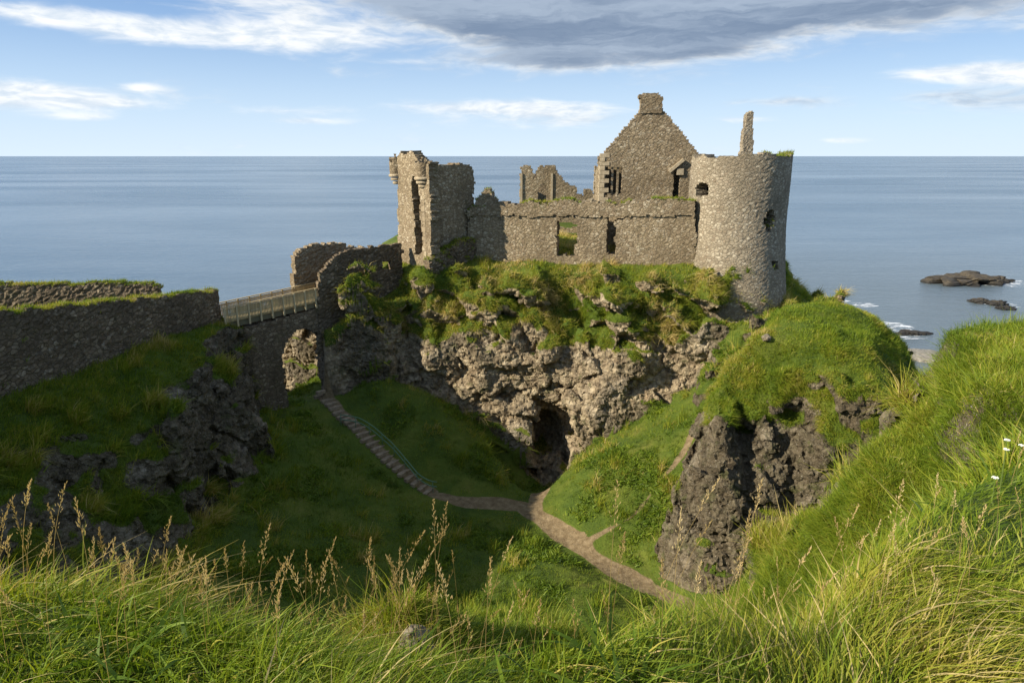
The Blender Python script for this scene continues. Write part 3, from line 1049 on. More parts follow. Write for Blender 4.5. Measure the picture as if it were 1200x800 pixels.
def pale_stone():
    m, g, out = new_mat("dressed_sandstone")
    geo = g.new('ShaderNodeNewGeometry')
    n = g.noise(geo.outputs['Position'], 3.5, 6, 0.7)
    col = g.ramp(n, [(0.3, (0.24, 0.185, 0.11)), (0.55, (0.40, 0.33, 0.22)), (0.75, (0.50, 0.43, 0.31))])
    principled(g, out, col, 0.9, g.bump(n, 0.6, 0.05), 0.2)
    return m


PALE = pale_stone()
QUOIN = stone_material("corner_stone", (0.36, 0.29, 0.185), (0.20, 0.155, 0.098), (0.50, 0.43, 0.30), 0.6, (0.3, 0.25, 0.17), 0.9, 0.1)
WALLS = []


def plane_map(o, d, n=None):
    """wall plane through o, running along d (horizontal): (u, v, w) -> point; w runs back from the face"""
    o = np.array(o, float); d = np.array([d[0], d[1], 0.0]); d /= np.linalg.norm(d)
    nrm = np.array([-d[1], d[0], 0.0])      # to the left of d: away from a camera that sees d run rightwards
    def f(u, v, w):
        return np.stack([o[0] + u * d[0] + w * nrm[0], o[1] + u * d[1] + w * nrm[1], np.broadcast_to(v, np.shape(u)) + 0 * u], -1)
    return f


def masonry(name, mp, u0, u1, v0, v1, mask, thick, mat, parent=None, du=0.2, dv=0.15, rough=0.02, seed=0, turf=True, backcut=None):
    nu = max(2, int(round((u1 - u0) / du))); nv = max(2, int(round((v1 - v0) / dv)))
    us = np.linspace(u0, u1, nu + 1); vs = np.linspace(v0, v1, nv + 1)
    uc = (us[:-1] + us[1:]) / 2; vc = (vs[:-1] + vs[1:]) / 2
    UC, VC = np.meshgrid(uc, vc, indexing='ij')
    S = mask(UC, VC)
    nw = max(1, int(round(thick / 0.45)))
    r = np.random.default_rng(seed + 100)
    U, Vv = np.meshgrid(us, vs, indexing='ij')
    layers = []
    for k in range(nw + 1):
        w = thick * k / nw
        ju = (r.random(U.shape) - .5) * du * 0.62; jv = (r.random(U.shape) - .5) * dv * 0.62
        out = (r.random(U.shape) - .5) * 2 * rough if k in (0, nw) else 0 * U
        P = mp(U + ju, Vv + jv, w + 0 * U)
        P1 = mp(U + ju, Vv + jv, w + out + 0 * U)
        layers.append(P1 if k in (0, nw) else P)
    V = np.stack(layers, 0).reshape(-1, 3)
    n = (nu + 1) * (nv + 1)
    I = np.arange(n).reshape(nu + 1, nv + 1)
    a, b, c, d = I[:-1, :-1], I[1:, :-1], I[1:, 1:], I[:-1, 1:]
    Q = [np.stack([a[S], b[S], c[S], d[S]], 1), np.stack([d[S], c[S], b[S], a[S]], 1) + nw * n]
    Sp = np.pad(S, 1)
    def side(m, p, q):
        for k in range(nw):
            Q.append(np.stack([p[m] + k * n, q[m] + k * n, q[m] + (k + 1) * n, p[m] + (k + 1) * n], 1))
    side(S & ~Sp[:-2, 1:-1], d, a) if False else side(S & ~Sp[:-2, 1:-1], a, d)
    side(S & ~Sp[2:, 1:-1], c, b)
    side(S & ~Sp[1:-1, :-2], b, a)
    side(S & ~Sp[1:-1, 2:], d, c)
    Q = np.concatenate(Q)
    V, Q = keep_faces(V, Q, np.ones(len(Q), bool))
    off = np.zeros(3); p = parent
    while p is not None:
        off += np.array(p.location); p = p.parent
    o = mesh_np(name, V - off, Q, mat, False)
    if parent is not None:
        o.parent = parent
    if turf:
        WALLS.append((o, V, Q))
    return o


def poly_mask(mp, poly, holes=(), seed=0, wob=2.2, scale=0.45):
    """outline and openings given in photograph pixels, traced on the wall's own plane"""
    def f(U, Vv):
        P = mp(U, Vv, 0 * U)
        x, y = project(P)
        nx = fbm(U, Vv, U * 0 + seed, scale, 3, 7 + seed); ny = fbm(U, Vv, U * 0 + seed + 40, scale, 3, 9 + seed)
        S = inpoly(x + wob * nx, y + wob * ny, poly)
        for h in holes:
            S &= ~inpoly(x + 0.7 * wob * nx, y + 0.7 * wob * ny, h)
        return S
    return f


def span(mp, poly, origin, d):
    """u, v range of a pixel outline on a wall plane"""
    d = np.array(d, float); d = d / np.linalg.norm(d)
    nrm = np.array([-d[1], d[0]])
    us = []; vs = []
    for px, py in poly:
        r_ = np.array(ray(px, py))
        t = (nrm @ np.array(origin[:2])) / (nrm @ r_[:2])
        p = r_ * t
        us.append(d @ (p[:2] - np.array(origin[:2]))); vs.append(p[2] + CAM_Z)
    return min(us) - .3, max(us) + .3, min(vs) - .2, max(vs) + .3


def wall_from_photo(name, origin, d, poly, holes, thick, mat, parent=None, seed=0, wob=2.0, **kw):
    mp = plane_map(origin, d)
    u0, u1, v0, v1 = span(mp, poly, origin, d)
    return masonry(name, mp, u0, u1, v0, v1, poly_mask(mp, poly, holes, seed, wob), thick, mat, parent, seed=seed, **kw)


# --- gatehouse: two outer faces with corner turrets, two broken inner faces
NC = np.array([-7.55, 60.0])                 # near corner
LD = np.array([-0.62, 0.785]); RD = np.array([0.785, 0.62])
gate = empty("gatehouse", (NC[0], NC[1], 27.5))
tag(gate, "ruined square gatehouse tower with a long dark crack and broken corner turrets", "castle tower")
LF = NC + LD * 5.3
wall_from_photo("cracked_wall", (LF[0], LF[1]), -LD, [(466, 330), (466, 184), (470, 178), (476, 180), (482, 177), (486, 180), (489, 190), (493, 196), (503, 190), (506, 330)],
                [[(484, 206), (490, 206), (491, 225), (493, 262), (496, 285), (494, 299), (486, 298), (487, 280), (486, 262), (484, 238), (482, 222)]], 0.9, STONE, gate, 1)
wall_from_photo("shaded_wall", NC, RD, [(503, 330), (503, 192), (508, 196), (516, 192), (530, 193), (540, 191), (549, 193), (554, 196), (556, 205), (555, 230), (558, 330)], [], 0.9, STONE, gate, 2)
dg = np.array([RD[1], -RD[0]])
wall_from_photo("ruined_plinth", NC + dg * 0.9 + RD * 0.3, RD, [(503, 335), (504, 305), (516, 296), (528, 290), (538, 283), (552, 280), (568, 281), (582, 284), (590, 290), (592, 335)], [], 1.0, STONE_DK, gate, 51, 3.0, rough=.12)
zq = 28.3; k = 0
while zq < 35.2:
    hq = random.uniform(0.34, 0.5)
    la, lb = (0.62, 0.34) if k % 2 == 0 else (0.34, 0.62)
    c2_ = NC + LD * la / 2 + RD * lb / 2 - (LD + RD) * 0.035
    mb = MB(); mb.box((c2_[0], c2_[1], zq + hq / 2), (LD[0] * la / 2, LD[1] * la / 2, random.uniform(-.01, .01)), (RD[0] * lb / 2, RD[1] * lb / 2, 0), (0, 0, hq / 2 - 0.015))
    mb.build("quoin", QUOIN, gate, bevel=0.03)
    zq += hq; k += 1
RF = NC + RD * 4.7
mpb = plane_map(RF + np.array([0.1, 0]), LD)
masonry("rear_wall", mpb, 0.6, 4.8, 27.0, 36.6, lambda U, V_: V_ < 35.6 + 0.9 * fbm(U, V_ * 0, U * 0, 1.3, 3, 12), 0.9, STONE, gate, seed=3)
mpc = plane_map(LF + LD * -0.3, RD)
masonry("inner_wall", mpc, 0.8, 4.3, 27.0, 37.0, lambda U, V_: (V_ < 35.4 + 1.0 * fbm(U, V_ * 0, U * 0 + 5, 1.3, 3, 13)), 0.9, STONE, gate, seed=4)


def turret(cx_, cy_, r_, z0, z1, seed, topn):
    def mp(u, v, w):
        a = u / r_
        rr = r_ - w
        return np.stack([cx_ + rr * np.cos(a), cy_ + rr * np.sin(a), v + 0 * u], -1)
    t = masonry("corner_turret", mp, 0, 2 * math.pi * r_, z0, z1, lambda U, V_: V_ < z1 - 0.35 + topn * fbm(np.cos(U / r_) * 2, np.sin(U / r_) * 2, U * 0, 1.0, 3, seed), 0.4, STONE, gate, seed=seed)
    for k, (rr, zz, hh) in enumerate(((r_ + 0.06, z0 - 0.10, 0.26), (r_ - 0.10, z0 - 0.42, 0.26), (r_ - 0.28, z0 - 0.74, 0.26))):
        m = MB()
        n = 22
        m.v = [(cx_ + (rr + (0.05 if q in (1, 2) else -0.02)) * math.cos(2 * math.pi * i / n), cy_ + (rr + (0.05 if q in (1, 2) else -0.02)) * math.sin(2 * math.pi * i / n), zz + (q - 1.5) / 3 * hh + random.uniform(-.015, .015)) for q in range(4) for i in range(n)]
        for q in range(3):
            for i in range(n):
                m.f.append((q * n + i, q * n + (i + 1) % n, (q + 1) * n + (i + 1) % n, (q + 1) * n + i))
        m.f.append(tuple(range(n))[::-1]); m.f.append(tuple(range(3 * n, 4 * n)))
        m.build("corbel_course", PALE, gate)
    return t


turret(NC[0] - 0.0, NC[1] + 0.4, 0.78, 36.25, 37.9, 21, 0.7)
turret(LF[0] + 0.3, LF[1] - 0.1, 0.6, 36.4, 38.2, 22, 0.7)

# --- curtain wall with a projecting parapet above a string course
CA = np.array([-4.6, 62.6]); CB = np.array([16.1, 58.0]); CD = CB - CA
dn_ = np.array([-CD[1], CD[0]]) / np.linalg.norm(CD)
curtain = empty("curtain_wall", (5, 60, 28))
tag(curtain, "long grey stone castle wall between the square gatehouse and round tower, with two openings", "castle wall")
wall_from_photo("wall", CA, CD, [(548, 330), (548, 251), (816, 251), (816, 345), (700, 330)],
                [[(652, 300), (652, 262), (658, 257), (668, 257), (676, 264), (678, 272), (676, 285), (672, 290), (675, 300)],
                 [(712, 297), (712, 254), (733, 252), (733, 257), (721, 259), (720, 297)]], 1.5, STONE, curtain, 5, 3.0, turf=False)
CI = CA + dn_ * 3.0
wall_from_photo("inner_wall", CI, CD, [(704, 330), (704, 246), (742, 246), (742, 330)], [], 0.6, STONE, curtain, 52, 1.5, turf=False)  # added close behind the narrow slot so the opening reads dark
dn = np.array([-CD[1], CD[0]]) / np.linalg.norm(CD)
CA2 = CA - dn * 0.14
par = wall_from_photo("parapet", CA2, CD, [(546, 253), (546, 247), (556, 240), (566, 243), (580, 238), (592, 237), (604, 240), (622, 236), (640, 238), (660, 234), (680, 237), (700, 235), (722, 238), (745, 234), (770, 233), (790, 233), (815, 236), (815, 253)],
                      [], 1.0, STONE, curtain, 6, 3.0)
wall_from_photo("broken_stub", CA + CD * 0.055, CD, [(556, 255), (557, 236), (563, 228), (568, 221), (574, 222), (577, 229), (583, 236), (588, 255)], [], 0.8, STONE, curtain, 7, 2.5)
mb = MB(); q = PY(726, 285, 60.7)
mb.tube([(q[0], q[1], 27.9), (q[0] + .03, q[1], 30.4)], 0.3, 7)
mb.build("stone_post", STONE, curtain)

# --- round tower
TC = np.array([19.45, 60.2]); TR = 4.12; TZ = 38.05
tower = empty("round_tower", (TC[0], TC[1], 27))
tag(tower, "round corner tower of pale rubble with ragged holes and grass on its broken top", "castle tower")


def tower_map(u, v, w):
    a = u / TR
    rr = TR - w + 0.75 * np.clip((33.0 - v) / 7, 0, 1) ** 1.4
    rr = rr + 0.06 * np.sin(3 * a + v * .3)
    return np.stack([TC[0] + rr * np.sin(a), TC[1] - rr * np.cos(a), v + 0 * u], -1)


def tower_mask(U, Vv):
    P = tower_map(U, Vv, 0 * U)
    x, y = project(P)
    front = np.abs(U) < TR * math.pi / 2
    nx = fbm(U, Vv, U * 0, .45, 3, 33); ny = fbm(U, Vv, U * 0, .45, 3, 34)
    top = 38.1 - 0.16 * sstep(-1.5, -6, U) + 0.34 * fbm(U, U * 0, U * 0, .9, 3, 35) - 1.1 * sstep(6.2, 6.8, np.abs(U))
    S = Vv < top
    x = x + 1.6 * nx; y = y + 1.6 * ny
    for h in ([(815, 222), (818, 216), (824, 213), (829, 215), (831, 221), (828, 229), (820, 231), (816, 229)],
              [(896, 256), (899, 249), (904, 246), (909, 247), (908, 256), (905, 262), (904, 271), (899, 273), (896, 266)],
              [(905, 308), (909, 305), (912, 309), (911, 317), (907, 317)]):
        S &= ~(inpoly(x, y, h) & front)
    return S


masonry("drum", tower_map, -math.pi * TR, math.pi * TR, 24.6, 38.9, tower_mask, 1.1, STONE_TW, tower, seed=8, rough=0.02)
# broken sliver of wall standing up from the tower
SO = np.array([TC[0] - 2.2, TC[1] + 1.6])
wall_from_photo("standing_sliver", SO, (1, 0.05), [(866, 200), (868, 186), (870, 172), (872, 158), (874, 146), (876, 134), (880, 131), (882.5, 129), (882.5, 200)], [], 0.7, STONE_TW, tower, 9, 1.2, du=.12, dv=.12)
# inner floor of earth
mb = MB()
ng = 26
mb.add([(TC[0], TC[1], 37.0)] + [(TC[0] + 3.6 * math.cos(2 * math.pi * i / ng), TC[1] + 3.6 * math.sin(2 * math.pi * i / ng), 36.7) for i in range(ng)], [(0, 1 + i, 1 + (i + 1) % ng) for i in range(ng)])
mb.build("earth_fill", LAND, tower)

# --- gabled house behind the curtain wall
house = empty("gabled_house", (14, 68.5, 30))
tag(house, "roofless gabled stone house rising behind the castle wall, with chimney stack and pale corner stones", "ruined house")
GO = np.array([9.0, 69.0]); GD = np.array([1.0, -0.06])
wall_from_photo("gable", GO, GD, [(702, 275), (702, 183), (707, 181), (709, 178), (720, 165), (732, 150), (742, 139), (750, 130), (752, 127), (775, 127), (779, 131), (788, 141), (799, 155), (808, 166), (816, 176), (818, 182), (814, 190), (813, 275)],
                [[(710, 228), (710, 194), (729, 194), (730, 210), (728, 228)], [(789, 232), (789, 196), (795, 194), (797, 200), (796, 232)]], 0.9, STONE, house, 10, 1.2)
ch = wall_from_photo("chimney", GO + np.array([0, -.12]), GD, [(750, 132), (750, 112), (752, 110), (766, 109), (776, 111), (777.5, 132)], [], 1.15, STONE, house, 11, 0.8)
# return wall on the left, behind the quoins
q0 = PY(702, 240, 69.0); x0h = q0[0]
mpd = plane_map((x0h + 0.9, 69.9), (-0.02, 1.0))
masonry("side_wall", mpd, 0, 9, 29, 38.4, lambda U, V_: V_ < np.where(U < 2.6, 37.6 - .5 * U, 33.4) + 0.5 * fbm(U, U * 0, U * 0, 1.2, 3, 14), 0.9, STONE, house, seed=15)  # front end raised to keep direct sun off the wall inside
q1 = PY(813, 240, 68.4)
mpd = plane_map((q1[0] - 0.1, 69.4), (0.02, 1.0))
masonry("side_wall", mpd, 0, 9, 29, 38.4, lambda U, V_: V_ < 37.6 - 0.3 * U + 0.5 * fbm(U, U * 0, U * 0, 1.2, 3, 16), 0.9, STONE, house, seed=17)
masonry("inner_wall", plane_map((x0h + 0.5, 71.3), (1, -0.03)), 0, 8.0, 29, 37.4, lambda U, V_: V_ < 37.0 + .3 * fbm(U, U * 0, U * 0, 1.0, 3, 53), 0.6, STONE, house, seed=54)  # cross wall added in the gable's shade so the window looks dark
masonry("rear_gable", plane_map((x0h + 0.6, 78.5), (1, 0)), 0, q1[0] - x0h - 0.2, 29, 38.6, lambda U, V_: V_ < 37.0 + 0.7 * fbm(U, U * 0, U * 0, 1.4, 3, 47), 0.8, STONE, house, seed=48)
# quoins
zq = 31.2; k = 0
while zq < 37.9:
    hq = random.uniform(0.36, 0.48)
    w_ = 0.95 if k % 2 == 0 else 0.5
    l_ = 0.5 if k % 2 == 0 else 0.95
    mb = MB()
    mb.box((x0h + w_ / 2 - 0.06, 68.95 + l_ / 2, zq + hq / 2), (w_ / 2, -0.03, 0), (0, l_ / 2, 0), (0, 0, hq / 2 - 0.012))
    mb.build("quoin", PALE, house, bevel=0.02)
    zq += hq; k += 1
# stone mullions and lintel of the left window
def on_gable(px, py):
    r_ = ray(px, py)
    # intersect with the gable plane, a little behind the face
    nrm = np.array([-GD[1], GD[0]]) / np.linalg.norm(GD)
    t = (nrm @ (GO + nrm * 0.25)) / (nrm @ np.array(r_[:2]))
    return (r_[0] * t, r_[1] * t, CAM_Z + r_[2] * t)
for px in (716.5, 723.0):
    a = on_gable(px, 229); b = on_gable(px, 193.5)
    mb = MB(); mb.bar(a, (a[0], a[1], b[2]), 0.16, 0.2, (1, 0, 0)); mb.build("mullion", STONE, house)
a = on_gable(708.5, 194.3); b = on_gable(731, 194.3)
mb = MB(); mb.bar((a[0], a[1] - .05, a[2]), (b[0], b[1] - .05, b[2]), 0.4, 0.22); mb.build("lintel", STONE, house)
a = on_gable(709, 229); b = on_gable(731, 229)
mb = MB(); mb.bar((a[0], a[1] + .05, a[2]), (b[0], b[1] + .05, b[2]), 0.4, 0.16); mb.build("sill", STONE, house)
# little pale pediment over the right slot
a = on_gable(783, 200); b = on_gable(800, 187)
mb = MB(); mb.bar((a[0], a[1] - .42, a[2] - .1), (b[0], b[1] - .42, b[2]), 0.35, 0.28); mb.build("pediment", PALE, house)
a = on_gable(792, 200); b = on_gable(800, 200)
mb = MB(); mb.box(((a[0] + b[0]) / 2, a[1] - .3, a[2] - .1), ((b[0] - a[0]) / 2, 0, 0), (0, .2, 0), (0, 0, .3)); mb.build("carved_block", PALE, house)

# --- far ruin on the seaward side
ruin = empty("far_ruin", (4, 86, 30))
tag(ruin, "low ruined stone building with twin chimney stubs and a pointed window behind the castle wall", "ruin")
wall_from_photo("window_wall", (1.0, 86.0), (1, 0.0), [(610, 262), (610, 196), (615, 194), (623, 195), (625, 210), (627, 208), (630, 196), (635, 194), (637, 197), (640, 193), (646, 194), (651, 193), (652, 200), (660, 211), (668, 217), (675, 219), (676, 228), (684, 228), (685, 221), (693, 221), (697, 230), (697, 262)],
                [[(630, 240), (630, 220), (636, 214), (641, 220), (641, 240)]], 0.9, STONE, ruin, 18, 0.9, dv=.2, du=.22)
for px in (610.8, 646.0):
    a = PY(px, 255, 85.9); b = PY(px, 203, 85.9)
    mb = MB(); mb.box((a[0], 85.97, (a[2] + b[2]) / 2), (0.13, 0, 0), (0, 0.12, 0), (0, 0, (b[2] - a[2]) / 2)); mb.build("quoin_strip", PALE, ruin)
mpd = plane_map((2.0, 86.6), (0.05, 1.0))
masonry("side_wall", mpd, 0.2, 7, 29, 36, lambda U, V_: V_ < 35.6 - .3 * U + .5 * fbm(U, U * 0, U * 0, 1.2, 3, 19), 0.9, STONE, ruin, seed=19)

masonry("rear_wall", plane_map((1.8, 92.5), (1, 0)), 0, 7.5, 29, 36.8, lambda U, V_: V_ < 36.4 - .55 * U + .5 * fbm(U, U * 0, U * 0, 1.4, 3, 49), 0.8, STONE, ruin, seed=50)

# low wall inside the court, seen through the ragged window
lw = masonry("court_wall", plane_map((1.0, 73.5), (1, -0.02)), 0, 14, 29.0, 31.6, lambda U, V_: V_ < 30.7 + .3 * fbm(U, U * 0, U * 0, 1.0, 3, 20), 0.7, STONE, None, seed=20)
tag(lw, "low inner wall seen through the ragged window of the castle wall", "wall")

# --- approach: arch wall, passage walls, footbridge
BA = np.array([-22.9, 52.2]); BB = np.array([-16.5, 57.7]); BD = (BB - BA) / np.linalg.norm(BB - BA); BN = np.array([BD[1], -BD[0]])
archw = empty("stone_arch", (-18, 56, 18))
tag(archw, "dark stone arch wall under the timber footbridge", "arch")
AO = BA + BN * 1.15 - BD * 3
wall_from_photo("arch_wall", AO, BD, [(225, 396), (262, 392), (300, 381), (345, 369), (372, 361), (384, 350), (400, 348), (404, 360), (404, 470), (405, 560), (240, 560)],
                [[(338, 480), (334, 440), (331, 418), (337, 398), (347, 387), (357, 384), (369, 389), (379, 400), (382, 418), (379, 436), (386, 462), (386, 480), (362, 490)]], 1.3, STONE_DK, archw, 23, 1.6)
PO = BA + BN * 1.25
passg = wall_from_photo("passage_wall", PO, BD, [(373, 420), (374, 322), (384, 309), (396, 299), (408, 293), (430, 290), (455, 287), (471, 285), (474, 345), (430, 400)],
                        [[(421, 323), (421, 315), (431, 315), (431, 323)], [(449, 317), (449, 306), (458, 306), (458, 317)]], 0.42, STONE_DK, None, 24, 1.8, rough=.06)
tag(passg, "ruined dark wall with two small square holes, between footbridge and gatehouse", "wall")
PO2 = BA - BN * 1.25 + BD * 0
pass2 = wall_from_photo("passage_wall", PO2, BD, [(346, 360), (346, 300), (352, 292), (368, 287), (392, 284), (404, 284), (406, 290), (410, 289), (440, 292), (440, 360)], [], 0.8, STONE, None, 25, 2.2, rough=.08)
tag(pass2, "broken brown wall end on the seaward side of the footbridge", "wall")

# --- the approach walls on the headland
WA = np.array([-31.0, 24.0]); WB = np.array([-22.75, 51.9]); WDr = (WB - WA) / np.linalg.norm(WB - WA)


def approach_mask(L):
    def f(U, V_):
        t = U / L
        top = 31.15 - (31.15 - 28.05) * np.clip((U - 2) / (L - 2), 0, 1)
        return V_ < top - 0.12 + 0.16 * fbm(U, U * 0, U * 0, .7, 3, 26)
    return f


LW = float(np.linalg.norm(WB - WA)) + 0.1
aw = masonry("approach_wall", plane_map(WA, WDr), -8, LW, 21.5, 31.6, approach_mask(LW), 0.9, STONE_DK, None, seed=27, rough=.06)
tag(aw, "long dark rubble wall with a grassy top, running up to the footbridge", "wall")
FA_ = PY(-60, 345, 50); FB_ = PY(184, 345, 52)
FO = np.array([FA_[0], FA_[1]]); FDr = np.array([FB_[0] - FA_[0], FB_[1] - FA_[1]])
aw2 = wall_from_photo("boundary_wall", FO, FDr, [(-70, 420), (-70, 331), (0, 333), (60, 334), (130, 332), (180, 333), (186, 338), (185, 420)], [], 0.8, STONE_DK, None, 28, 1.5, rough=.06)
tag(aw2, "lower stone wall with grass on top, farther back by the sea", "wall")


# --- timber footbridge
def wood(name, c1, c2):
    m, g, out = new_mat(name)
    geo = g.new('ShaderNodeNewGeometry')
    n = g.noise(g.vmath('MULTIPLY', geo.outputs['Position'], (6, 6, 2)), 2.0, 5, 0.6)
    r_ = geo.outputs['Random Per Island']
    col = g.mix(n, c1, c2)
    col = g.mix(g.math('MULTIPLY', r_, 0.45), col, (0.10, 0.085, 0.06))
    principled(g, out, col, 0.8, g.bump(n, 0.4, 0.02), 0.25)
    return m


WOOD = wood("weathered_timber", (0.40, 0.29, 0.13), (0.62, 0.49, 0.26))
WOOD_DK = wood("old_beam", (0.14, 0.125, 0.07), (0.24, 0.21, 0.12))
WOOD_LT = wood("pale_post", (0.55, 0.43, 0.22), (0.74, 0.61, 0.37))
bridge = empty("footbridge", (BA[0], BA[1], 25.2))
tag(bridge, "timber footbridge with slatted railings crossing to the castle", "footbridge")
zA, zB = 25.45, 26.15
def bp(t, off, dz):
    p = BA + (BB - BA) * t + BN * off
    return Vector((p[0], p[1], zA + (zB - zA) * t + dz))
mb = MB()
nb_ = 44
for i in range(nb_):
    t0 = (i + 0.03) / nb_; t1 = (i + 0.95) / nb_
    mb.bar(bp((t0 + t1) / 2, -1.0, 0.05), bp((t0 + t1) / 2, 1.0, 0.05), 8.44 / nb_ * 0.9, 0.06)
mb.build("deck", WOOD, bridge)
for off in (-0.9, 0.9):
    mb = MB(); mb.bar(bp(-0.03, off, -0.19), bp(1.03, off, -0.19), 0.16, 0.40); mb.build("beam", WOOD_DK, bridge)
for off in (-1.06, 1.06):
    mb = MB()
    mb.bar(bp(-0.01, off, 1.25), bp(1.01, off, 1.25), 0.13, 0.07)
    mb.bar(bp(-0.01, off, 1.08), bp(1.01, off, 1.08), 0.05, 0.09)
    mb.bar(bp(-0.01, off, 0.16), bp(1.01, off, 0.16), 0.05, 0.10)
    n_ = 72
    for i in range(n_):
        t = (i + .5) / n_
        mb.bar(bp(t, off + (0.045 if off > 0 else -0.045), 0.10), bp(t, off + (0.045 if off > 0 else -0.045), 1.14), 0.094, 0.022, (BN[0], BN[1], 0))
    rail = mb.build("railing", WOOD, bridge)
    for i in range(10):
        t = i / 9
        mb = MB(); mb.bar(bp(t, off + (0.10 if off > 0 else -0.10), -0.40), bp(t, off + (0.10 if off > 0 else -0.10), 1.24), 0.13, 0.10, (BN[0], BN[1], 0)); mb.build("post", WOOD_LT, rail)

# --- stairs down from the arch and their handrail
st = [np.array(PZ(*a)) for a in STAIR]
seg = np.cumsum([0] + [np.linalg.norm(b - a) for a, b in zip(st[:-1], st[1:])])


def along(poly, cum, s):
    i = min(max(np.searchsorted(cum, s) - 1, 0), len(poly) - 2)
    t = (s - cum[i]) / (cum[i + 1] - cum[i])
    return poly[i] * (1 - t) + poly[i + 1] * t, (poly[i + 1] - poly[i]) / np.linalg.norm(poly[i + 1] - poly[i])


def step_mat():
    m, g, out = new_mat("step_stone")
    geo = g.new('ShaderNodeNewGeometry')
    n = g.noise(geo.outputs['Position'], 3.0, 6, 0.7)
    col = g.ramp(n, [(0.3, (0.13, 0.095, 0.06)), (0.7, (0.36, 0.285, 0.19))])
    principled(g, out, col, 0.9, g.bump(n, 0.5, 0.03), 0.2)
    return m


STEP = step_mat()
stair = empty("stairway", tuple(st[0]))
tag(stair, "flight of stone steps climbing from the dirt path to the arch", "steps")
NS = 24
for i in range(NS):
    p, d = along(st, seg, (i + .5) / NS * seg[-1])
    d = np.array([d[0], d[1], 0]); d /= np.linalg.norm(d)
    s_ = np.array([-d[1], d[0], 0])
    gz_ = float(ground_z(p[0], p[1]))
    zt = gz_ + 0.13 + random.uniform(-.02, .02)
    hw = random.uniform(0.58, 0.72)
    L2 = seg[-1] / NS * 0.5
    mb = MB(); mb.box((p[0], p[1], zt - 0.14), tuple(d * L2 * 0.62), tuple(s_ * hw), (random.uniform(-.01, .01), 0, 0.14)); mb.build("step", STEP, stair, bevel=0.03)

m_, g_, o_ = new_mat("green_rail_paint")
principled(g_, o_, (0.10, 0.19, 0.11), 0.5, None, 0.4)
RAILM = m_
hr = [(398, 474), (420, 487), (440, 503), (458, 520), (474, 540), (490, 556), (512, 568)]
hz = [18.0, 17.2, 16.3, 15.4, 14.4, 13.7, 13.1]
hp = []
for (px, py), z in zip(hr, hz):
    q = PZ(px, py, z + 0.6); hp.append(np.array(q))
hc = np.cumsum([0] + [np.linalg.norm(b - a) for a, b in zip(hp[:-1], hp[1:])])
pts = [along(hp, hc, s)[0] for s in np.linspace(0.01, hc[-1] - 0.01, 30)]
pts = [np.array([p[0], p[1], float(ground_z(p[0], p[1]))]) for p in pts]
hrail = empty("handrail", tuple(pts[-1]))
tag(hrail, "dark green tubular handrail curving beside the stone steps", "handrail")
for dz in (0.95, 0.55):
    mb = MB(); mb.tube([p + np.array([0, 0, dz]) for p in pts], 0.042, 6); mb.build("rail", RAILM, hrail, smooth=True)
for i in range(0, 30, 4):
    mb = MB(); mb.tube([pts[i] + np.array([0, 0, -.2]), pts[i] + np.array([0, 0, 0.96])], 0.03, 6); mb.build("post", RAILM, hrail, smooth=True)


# ------------------------------------------------------------------ grass
def grass_material(name, stops, transl=0.38):
    m, g, out = new_mat(name)
    a = g.new('ShaderNodeAttribute'); a.attribute_name = 'tint'
    col = g.ramp(a.outputs['Fac'], stops)
    d = g.new('ShaderNodeBsdfPrincipled')
    g.l.new(col, d.inputs['Base Color']); d.inputs['Roughness'].default_value = 0.55
    d.inputs['Specular IOR Level'].default_value = 0.25
    t = g.new('ShaderNodeBsdfTranslucent')
    g.l.new(g.mix(1.0, col, (1.15, 1.1, 0.6), 'MULTIPLY'), t.inputs['Color'])
    mx = g.new('ShaderNodeMixShader'); mx.inputs[0].default_value = transl
    g.l.new(d.outputs[0], mx.inputs[1]); g.l.new(t.outputs[0], mx.inputs[2])
    g.l.new(mx.outputs[0], out.inputs[0])
    return m


GSTOPS = [(0.0, (0.040, 0.075, 0.008)), (0.28, (0.095, 0.160, 0.011)), (0.52, (0.190, 0.260, 0.018)), (0.74, (0.30, 0.31, 0.030)), (0.9, (0.44, 0.36, 0.085)), (1.0, (0.58, 0.46, 0.20))]
GRASS = grass_material("grass_blades", GSTOPS)
STRAW = grass_material("straw", [(0.0, (0.34, 0.24, 0.09)), (0.5, (0.56, 0.42, 0.19)), (1.0, (0.74, 0.60, 0.34))], 0.3)


def unit(v):
    return v / np.maximum(np.linalg.norm(v, axis=-1, keepdims=True), 1e-9)


def blades(base, up, lean, length, width, bend, tint, nseg=2, taper=1.0):
    """one curved ribbon per blade"""
    N = len(base)
    side = unit(np.cross(lean, up) + 0.001)
    ang = rng.random(N) * 2 * np.pi
    fw = unit(np.cross(up, side))
    side = side * np.cos(ang)[:, None] + fw * np.sin(ang)[:, None]
    t = np.linspace(0, 1, nseg + 1)
    V = np.empty((N, nseg + 1, 2, 3), np.float32)
    for i, ti in enumerate(t):
        c = base + up * (length * (ti - 0.42 * bend * ti * ti))[:, None] + lean * (length * bend * ti * ti * 0.9)[:, None]
        w = width * (1 - 0.93 * ti ** 1.6) * 0.5
        V[:, i, 0] = c - side * w[:, None]
        V[:, i, 1] = c + side * w[:, None]
    idx = np.arange(N)[:, None] * (nseg + 1) * 2
    Q = []
    for i in range(nseg):
        o = i * 2
        Q.append(np.stack([idx[:, 0] + o, idx[:, 0] + o + 1, idx[:, 0] + o + 3, idx[:, 0] + o + 2], 1))
    return V.reshape(-1, 3), np.concatenate(Q), np.repeat(tint, (nseg + 1) * 2)


